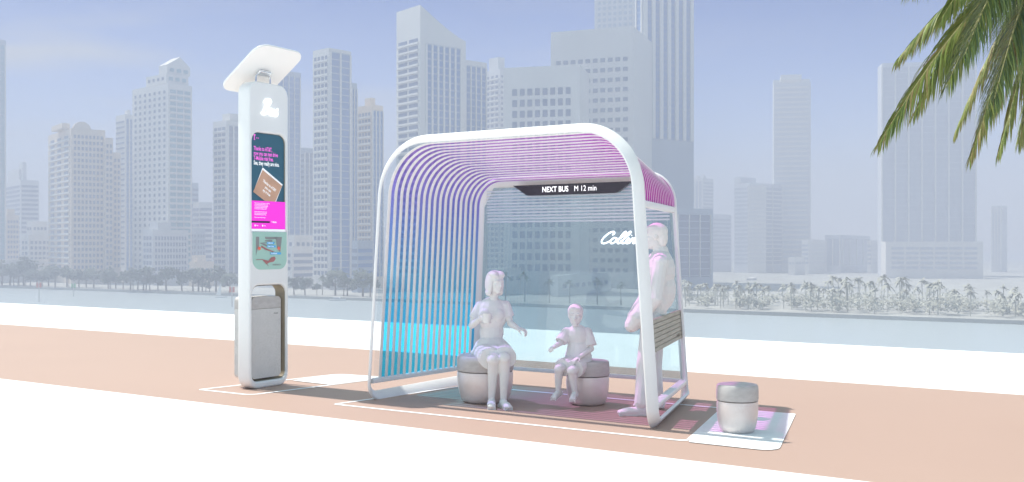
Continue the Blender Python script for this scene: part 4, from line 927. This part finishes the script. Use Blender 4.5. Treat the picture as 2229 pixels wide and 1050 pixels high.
r_, i_ = building('tallest white slab tower with solid top and curved roofline', [
    B(863, 915, 1014, 76, 480, 50, w_white, BA(2, fw=.8, fh=.55, out=.7, mx=.06, top=.5), CU(fins=6, glass=g_blue, finw=1.0, lw=.5, top=4, mx=.12)),
    B(992, 1010, 1060, 130, 520, 50, w_white, None, CU(fins=4, glass=g_blue, finw=.8, lw=.5))], 'slab tower', 'slab_tower')
b0 = i_[0]; mb = MB(); o_ = b0['C'] + ZX * (b0['H'] + .01); T = b0['tr']; h0 = (76 - 12) / F * 480
pts = [o_, o_ + b0['dr'] * T] + [o_ + b0['dr'] * (T * s_) + ZX * (h0 * (1 - s_) ** 1.25 + .3) for s_ in [1, .85, .7, .55, .4, .25, .12, 0]]
slab(mb, pts, b0['dl'] * b0['tl']); mb.obj('curved_parapet', w_white, r_)
building('hazy pale tower showing beside the curved white slab tower', [B(1056, 1088, 1112, 150, 640, 50, w_pale, BA(3, fw=.5), BA(3, fw=.5), pent=((.2, .8, .1, .7, 8),))], 'apartment tower', 'apartment_tower')
building('white office block with eight columns of square dark windows', [B(1096, 1262, 1283, 141, 455, 14, w_white, G(8, .62, .62, mx=.10, top=9, storey=5.0), None), ], 'office block', 'office_block')
building('broad white office block with rows of small windows above the shelter', [B(1199, 1379, 1419, 57, 520, 20, w_white, G(10, .62, .4, top=14, storey=5.2, mx=.05), None)], 'office block', 'office_block')
building('pale gridded tower rising out of frame behind the white offices', [B(1294, 1395, 1420, -30, 600, 20, w_pale, G(8, .55, .55, glass=w_blue), None)], 'office tower', 'office_tower')
building('very tall blue tower with white vertical stripes running out of frame', [B(1385, 1398, 1510, -40, 560, 55, w_blue, CU(glass=g_blue, fins=1), CU(glass=g_blue, fins=6, finw=2.4, find=1.4, slab=w_dark, bot=82)),], 'striped tower', 'striped_tower')
building('slate podium block under the striped tower right of shelter', [B(1395, 1420, 1552, 452, 500, 60, w_blue, None, CU(glass=g_dark, fins=5, finw=.4, slab=w_blue))], 'office block', 'office_block')
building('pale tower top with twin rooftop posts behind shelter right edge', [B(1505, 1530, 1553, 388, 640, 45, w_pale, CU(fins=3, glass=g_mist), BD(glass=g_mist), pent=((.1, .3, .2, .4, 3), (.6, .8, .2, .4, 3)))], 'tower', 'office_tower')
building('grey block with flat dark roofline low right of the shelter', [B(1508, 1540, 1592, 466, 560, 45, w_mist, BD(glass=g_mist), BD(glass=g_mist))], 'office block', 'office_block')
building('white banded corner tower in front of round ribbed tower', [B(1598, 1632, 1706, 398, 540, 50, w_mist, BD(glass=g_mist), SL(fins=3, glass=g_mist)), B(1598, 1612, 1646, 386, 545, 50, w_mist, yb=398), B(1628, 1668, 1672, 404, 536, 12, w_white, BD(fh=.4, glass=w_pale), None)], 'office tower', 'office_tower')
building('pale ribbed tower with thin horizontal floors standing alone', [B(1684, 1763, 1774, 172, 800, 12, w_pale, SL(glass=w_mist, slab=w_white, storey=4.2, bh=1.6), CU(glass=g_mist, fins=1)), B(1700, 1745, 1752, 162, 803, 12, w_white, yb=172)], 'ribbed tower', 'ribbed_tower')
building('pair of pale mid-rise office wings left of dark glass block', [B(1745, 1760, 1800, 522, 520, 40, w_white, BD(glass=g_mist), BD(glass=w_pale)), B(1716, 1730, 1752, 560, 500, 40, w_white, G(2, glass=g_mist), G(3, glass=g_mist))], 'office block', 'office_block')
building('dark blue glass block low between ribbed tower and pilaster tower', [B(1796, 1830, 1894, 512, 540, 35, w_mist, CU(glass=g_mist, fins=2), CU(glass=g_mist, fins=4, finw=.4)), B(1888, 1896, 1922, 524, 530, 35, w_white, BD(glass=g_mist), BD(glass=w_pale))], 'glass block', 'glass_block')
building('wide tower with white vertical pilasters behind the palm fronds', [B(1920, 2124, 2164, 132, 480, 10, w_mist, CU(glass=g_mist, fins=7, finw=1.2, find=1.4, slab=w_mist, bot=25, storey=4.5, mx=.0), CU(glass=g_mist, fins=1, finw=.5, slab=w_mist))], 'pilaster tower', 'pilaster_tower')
building('white parking podium with long openings below the pilaster tower', [B(1928, 2140, 2160, 526, 440, 10, w_white, dict(k='balcony', glass=g_mist, cols=6, fw=.86, fh=.5, storey=3.3, top=3, out=.2, bh=.5, bot=4), None)], 'podium', 'parking_podium')
building('hazy pale tower at the right edge beyond the podium', [B(2158, 2180, 2290, 448, 560, 40, w_pale, CU(fins=3, glass=w_mist), BD(glass=w_mist))], 'tower', 'office_tower')
building('low white hall on the shore at the right edge', [B(2150, 2165, 2300, 640, 380, 20, w_white, None, BD(bot=1, top=1, storey=3.4))], 'hall', 'waterfront_hall')
building('low white terrace building behind the shelter glass', [B(1060, 1085, 1180, 585, 440, 25, w_white, G(2), G(6, .5)), B(1200, 1215, 1330, 600, 430, 25, w_white, None, G(8, .5))], 'terrace building', 'waterfront_terrace')
building('long low white building among trees right of the shelter', [B(1625, 1640, 1760, 606, 420, 20, w_white, None, BD(bot=1, top=1, storey=3.2, glass=w_pale))], 'pavilion', 'waterfront_pavilion')

# shore trees
m_leaf = M('far_foliage', (.10, .125, .09), 0.8, var=0.45, scale=0.5)
m_trunk = M('trunk_bark', (.16, .13, .10), 0.9, var=0.2)
def leaf_quads(mb, c, rx, rz, n, sz):
    for _ in range(n):
        v = Vector((random.gauss(0, 1), random.gauss(0, 1), random.gauss(0, 1))).normalized() * (random.random() ** .45)
        p = c + Vector((v.x * rx, v.y * rx, v.z * rz)); a = Vector((random.gauss(0, 1), random.gauss(0, 1), random.gauss(0, .5))).normalized() * sz * random.uniform(.6, 1.3)
        b = a.orthogonal().normalized() * sz * random.uniform(.4, .9)
        mb.add([p - a, p + b, p + a, p - b], [(0, 1, 2, 3)])
def crown_mesh(kind):
    mb = MB()
    if kind == 'broad':
        for _ in range(7):
            c = Vector((random.uniform(-2.6, 2.6), random.uniform(-2.6, 2.6), random.uniform(3.2, 6.2))); leaf_quads(mb, c, random.uniform(1.2, 2.2), random.uniform(.9, 1.6), 70, .42)
    else:
        for i in range(17):
            az = random.uniform(0, 6.28); L = random.uniform(2.0, 3.0); el = random.uniform(-.2, 1.35); prev = None; dr_ = random.uniform(.35, 1.0)
            for j in range(7):
                t = j / 6; p = Vector((math.cos(az) * L * t * math.cos(el), math.sin(az) * L * t * math.cos(el), 8 + L * (t * math.sin(el) - dr_ * t * t))); s_ = Vector((-math.sin(az), math.cos(az), 0)) * (.45 * math.sin(math.pi * min(1, .12 + t * .88)) + .05)
                if prev: mb.add([prev[0] - prev[1] - ZX * .25, prev[0], p, p - s_ - ZX * .25], [(0, 1, 2, 3)]); mb.add([prev[0], prev[0] + prev[1] - ZX * .25, p + s_ - ZX * .25, p], [(0, 1, 2, 3)])
                prev = (p, s_)
    return mb
protos = {}
for kind in ('broad', 'palm'):
    protos[kind] = []
    for v_ in range(3):
        cm = crown_mesh(kind); tm = MB()
        if kind == 'broad':
            tm.tube([(0, 0, 0), (.1, .05, 2.2), (.3, .2, 4.6)], [.28, .22, .08], 6); tm.tube([(.1, .05, 2.2), (-1.2, .3, 4.2)], [.16, .05], 5); tm.tube([(.1, .05, 2.4), (.7, -1.2, 4.4)], [.14, .05], 5)
        else: tm.tube([(0, 0, 0), (.15, 0, 3), (.1, .1, 8)], [.24, .17, .13], 6)
        mm = []
        for q, mt in ((cm, m_leaf), (tm, m_trunk)):
            me = bpy.data.meshes.new('tree_mesh'); me.from_pydata(q.v, [], q.f); me.materials.append(mt); mm.append(me)
        protos[kind].append(mm)
def tree(kind, px, Y, s_, label, group):
    p = AT(px, HY, Y); p.z = GZ
    r_ = thing('shore_palm' if kind == 'palm' else 'shore_tree', p, label, 'palm tree' if kind == 'palm' else 'tree', group); r_.rotation_euler.z = random.uniform(0, 6.28); r_.scale = (s_, s_, s_)
    mm = random.choice(protos[kind])
    for nm, me in (('crown', mm[0]), ('trunk', mm[1])): o = bpy.data.objects.new(nm, me); COL.objects.link(o); o.parent = r_
xs = [4, 22, 40, 52, 66, 80, 92, 106, 120, 146, 172, 188, 204, 236, 252, 268, 284, 300, 312, 326, 344, 362, 396, 420, 432, 448, 470, 500, 640, 664, 690, 730, 756, 790, 806]
for i, x in enumerate(xs):
    tree('broad', x, yshore(x) * random.uniform(1.012, 1.035), random.uniform(.7, 1.75) * (1.3 if x < 130 else 1), 'hazy dark broad tree in the row along the far shore left of the shelter', 'broad trees along the far shore')
for x in [30, 56, 150, 240, 290, 318, 440, 456, 702, 748, 1100, 1142, 1196, 1300, 1352, 1082, 1240]:
    tree('palm', x, yshore(x) * random.uniform(1.01, 1.03), random.uniform(.9, 1.3), 'hazy tall palm standing along the far shore', 'palms along the far shore')
# the grove on the right reads as one mass
mb = MB(); m_grove = M('grove_foliage', (.40, .40, .34), 0.8, var=0.25, scale=0.4)  # foliage colour paled to put the shore haze into it
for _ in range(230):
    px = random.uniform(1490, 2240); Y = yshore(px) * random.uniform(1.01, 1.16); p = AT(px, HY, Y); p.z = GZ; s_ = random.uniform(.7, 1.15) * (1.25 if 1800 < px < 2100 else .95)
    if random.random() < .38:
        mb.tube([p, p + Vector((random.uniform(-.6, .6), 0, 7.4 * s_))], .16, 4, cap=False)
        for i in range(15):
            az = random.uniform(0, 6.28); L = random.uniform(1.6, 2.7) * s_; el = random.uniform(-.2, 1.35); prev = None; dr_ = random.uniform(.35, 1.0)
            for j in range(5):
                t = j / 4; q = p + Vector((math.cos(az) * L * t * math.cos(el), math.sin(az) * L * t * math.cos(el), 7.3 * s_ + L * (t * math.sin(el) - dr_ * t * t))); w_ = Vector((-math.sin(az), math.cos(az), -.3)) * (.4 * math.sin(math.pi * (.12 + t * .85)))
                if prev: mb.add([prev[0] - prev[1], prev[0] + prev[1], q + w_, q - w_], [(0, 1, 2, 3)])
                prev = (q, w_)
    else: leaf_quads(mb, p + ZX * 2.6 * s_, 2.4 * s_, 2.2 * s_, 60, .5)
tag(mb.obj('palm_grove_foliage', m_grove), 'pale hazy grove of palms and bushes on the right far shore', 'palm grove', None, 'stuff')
# channel markers and boats
m_red = M('marker_red', (.55, .16, .13), .6, var=.1); m_green = M('marker_green', (.16, .40, .20), .6, var=.1); m_post = M('marker_post', (.55, .53, .5), .8, var=.1)
def marker(px, py, mat, label, hgt=6.0):
    Y = F * (CH - WZ) / (py - HY); p = AT(px, py, Y); p.z = WZ
    r_ = thing('channel_marker', p, label, 'channel marker')
    mb = MB(); mb.tube([p, p + ZX * hgt], .22, 8); mb.obj('post', m_post, r_)
    mb = MB(); mb.bbox(p + Vector((-1.0, -.12, hgt - 1.6)), (2.0, 0, 0), (0, .2, 0), (0, 0, 2.0), .05, 1); mb.obj('daymark', mat, r_)
    mb = MB(); mb.lathe(p + ZX * hgt, [(.35, 0), (.35, .5), (.2, .8)], 10); mb.obj('lamp', m_post, r_)
marker(85, 658, m_red, 'red channel marker post standing in the water at far left', 7.5); marker(160, 646, m_green, 'green channel marker on its post left of the totem', 5.5)
marker(505, 668, m_red, 'red channel marker on the water just left of the totem', 7.0)
m_hull = M('boat_white', (.75, .75, .74), .35, var=.02); m_sail = M('sail_cloth', (.78, .78, .76), .8, var=.03)
def boat(px, py, L, label, sail):
    Y = F * (CH - WZ) / (py - HY); p = AT(px, py, Y); p.z = WZ
    r_ = thing('sail_boat' if sail else 'motor_boat', p, label, 'sailboat' if sail else 'motor boat'); mb = MB()
    secs = [(-.5, .8, .9), (-.2, 1, .95), (.15, .95, 1.0), (.38, .5, 1.15), (.5, .04, 1.3)]; vs = []
    for t, w_, h in secs: vs += [p + Vector((t * L, -w_ * L * .14, h * L * .09)), p + Vector((t * L, -w_ * L * .08, -.1)), p + Vector((t * L, w_ * L * .08, -.1)), p + Vector((t * L, w_ * L * .14, h * L * .09))]
    fs = []
    for i in range(4):
        for j in range(4): k = (j + 1) % 4; fs.append((i * 4 + j, i * 4 + k, i * 4 + 4 + k, i * 4 + 4 + j))
    mb.add(vs, fs + [(0, 1, 2, 3), (19, 18, 17, 16)]); mb.obj('hull', m_hull, r_)
    if sail:
        mb = MB(); mb.tube([p + ZX * .3, p + ZX * L * 1.2], .08, 6); mb.obj('mast', m_post, r_)
        mb = MB(); slab(mb, [p + Vector((-.1, 0, L * .18)), p + Vector((-L * .42, 0, L * .2)), p + Vector((-.12, 0, L * 1.15))], Vector((0, .04, 0))); mb.obj('sail', m_sail, r_)
    else:
        mb = MB(); mb.bbox(p + Vector((-L * .25, -L * .09, L * .085)), (L * .4, 0, 0), (0, L * .18, 0), (0, 0, L * .13), .15, 2); mb.obj('cabin', m_hull, r_)
        mb = MB(); mb.box(p + Vector((-L * .22, -L * .092, L * .14)), (L * .34, 0, 0), (0, -.05, 0), (0, 0, L * .05)); mb.obj('window', g_dark, r_)
boat(481, 648, 5.5, 'small white sailboat on the bay left of the totem', True)
boat(735, 655, 7, 'white motor boat near the podium right of the totem', False)

# ------------------------------------------------------------------ haze over the bay
HAZE_D = 0.00155
mb = MB(); mb.box((-1300, -70, WZ - 3), (2600, 0, 0), (0, 2500, 0), (0, 0, 174))
hm = bpy.data.materials.new('haze'); hm.use_nodes = True; hn = hm.node_tree.nodes; hn.clear()
ho = hn.new('ShaderNodeOutputMaterial'); hv = hn.new('ShaderNodeVolumePrincipled'); hv.inputs['Color'].default_value = (.585, .605, .715, 1); hv.inputs['Density'].default_value = HAZE_D
hv.inputs['Anisotropy'].default_value = 0.0
hm.node_tree.links.new(hv.outputs[0], ho.inputs['Volume'])
hz = mb.obj('haze', hm); hz['kind'] = 'stuff'
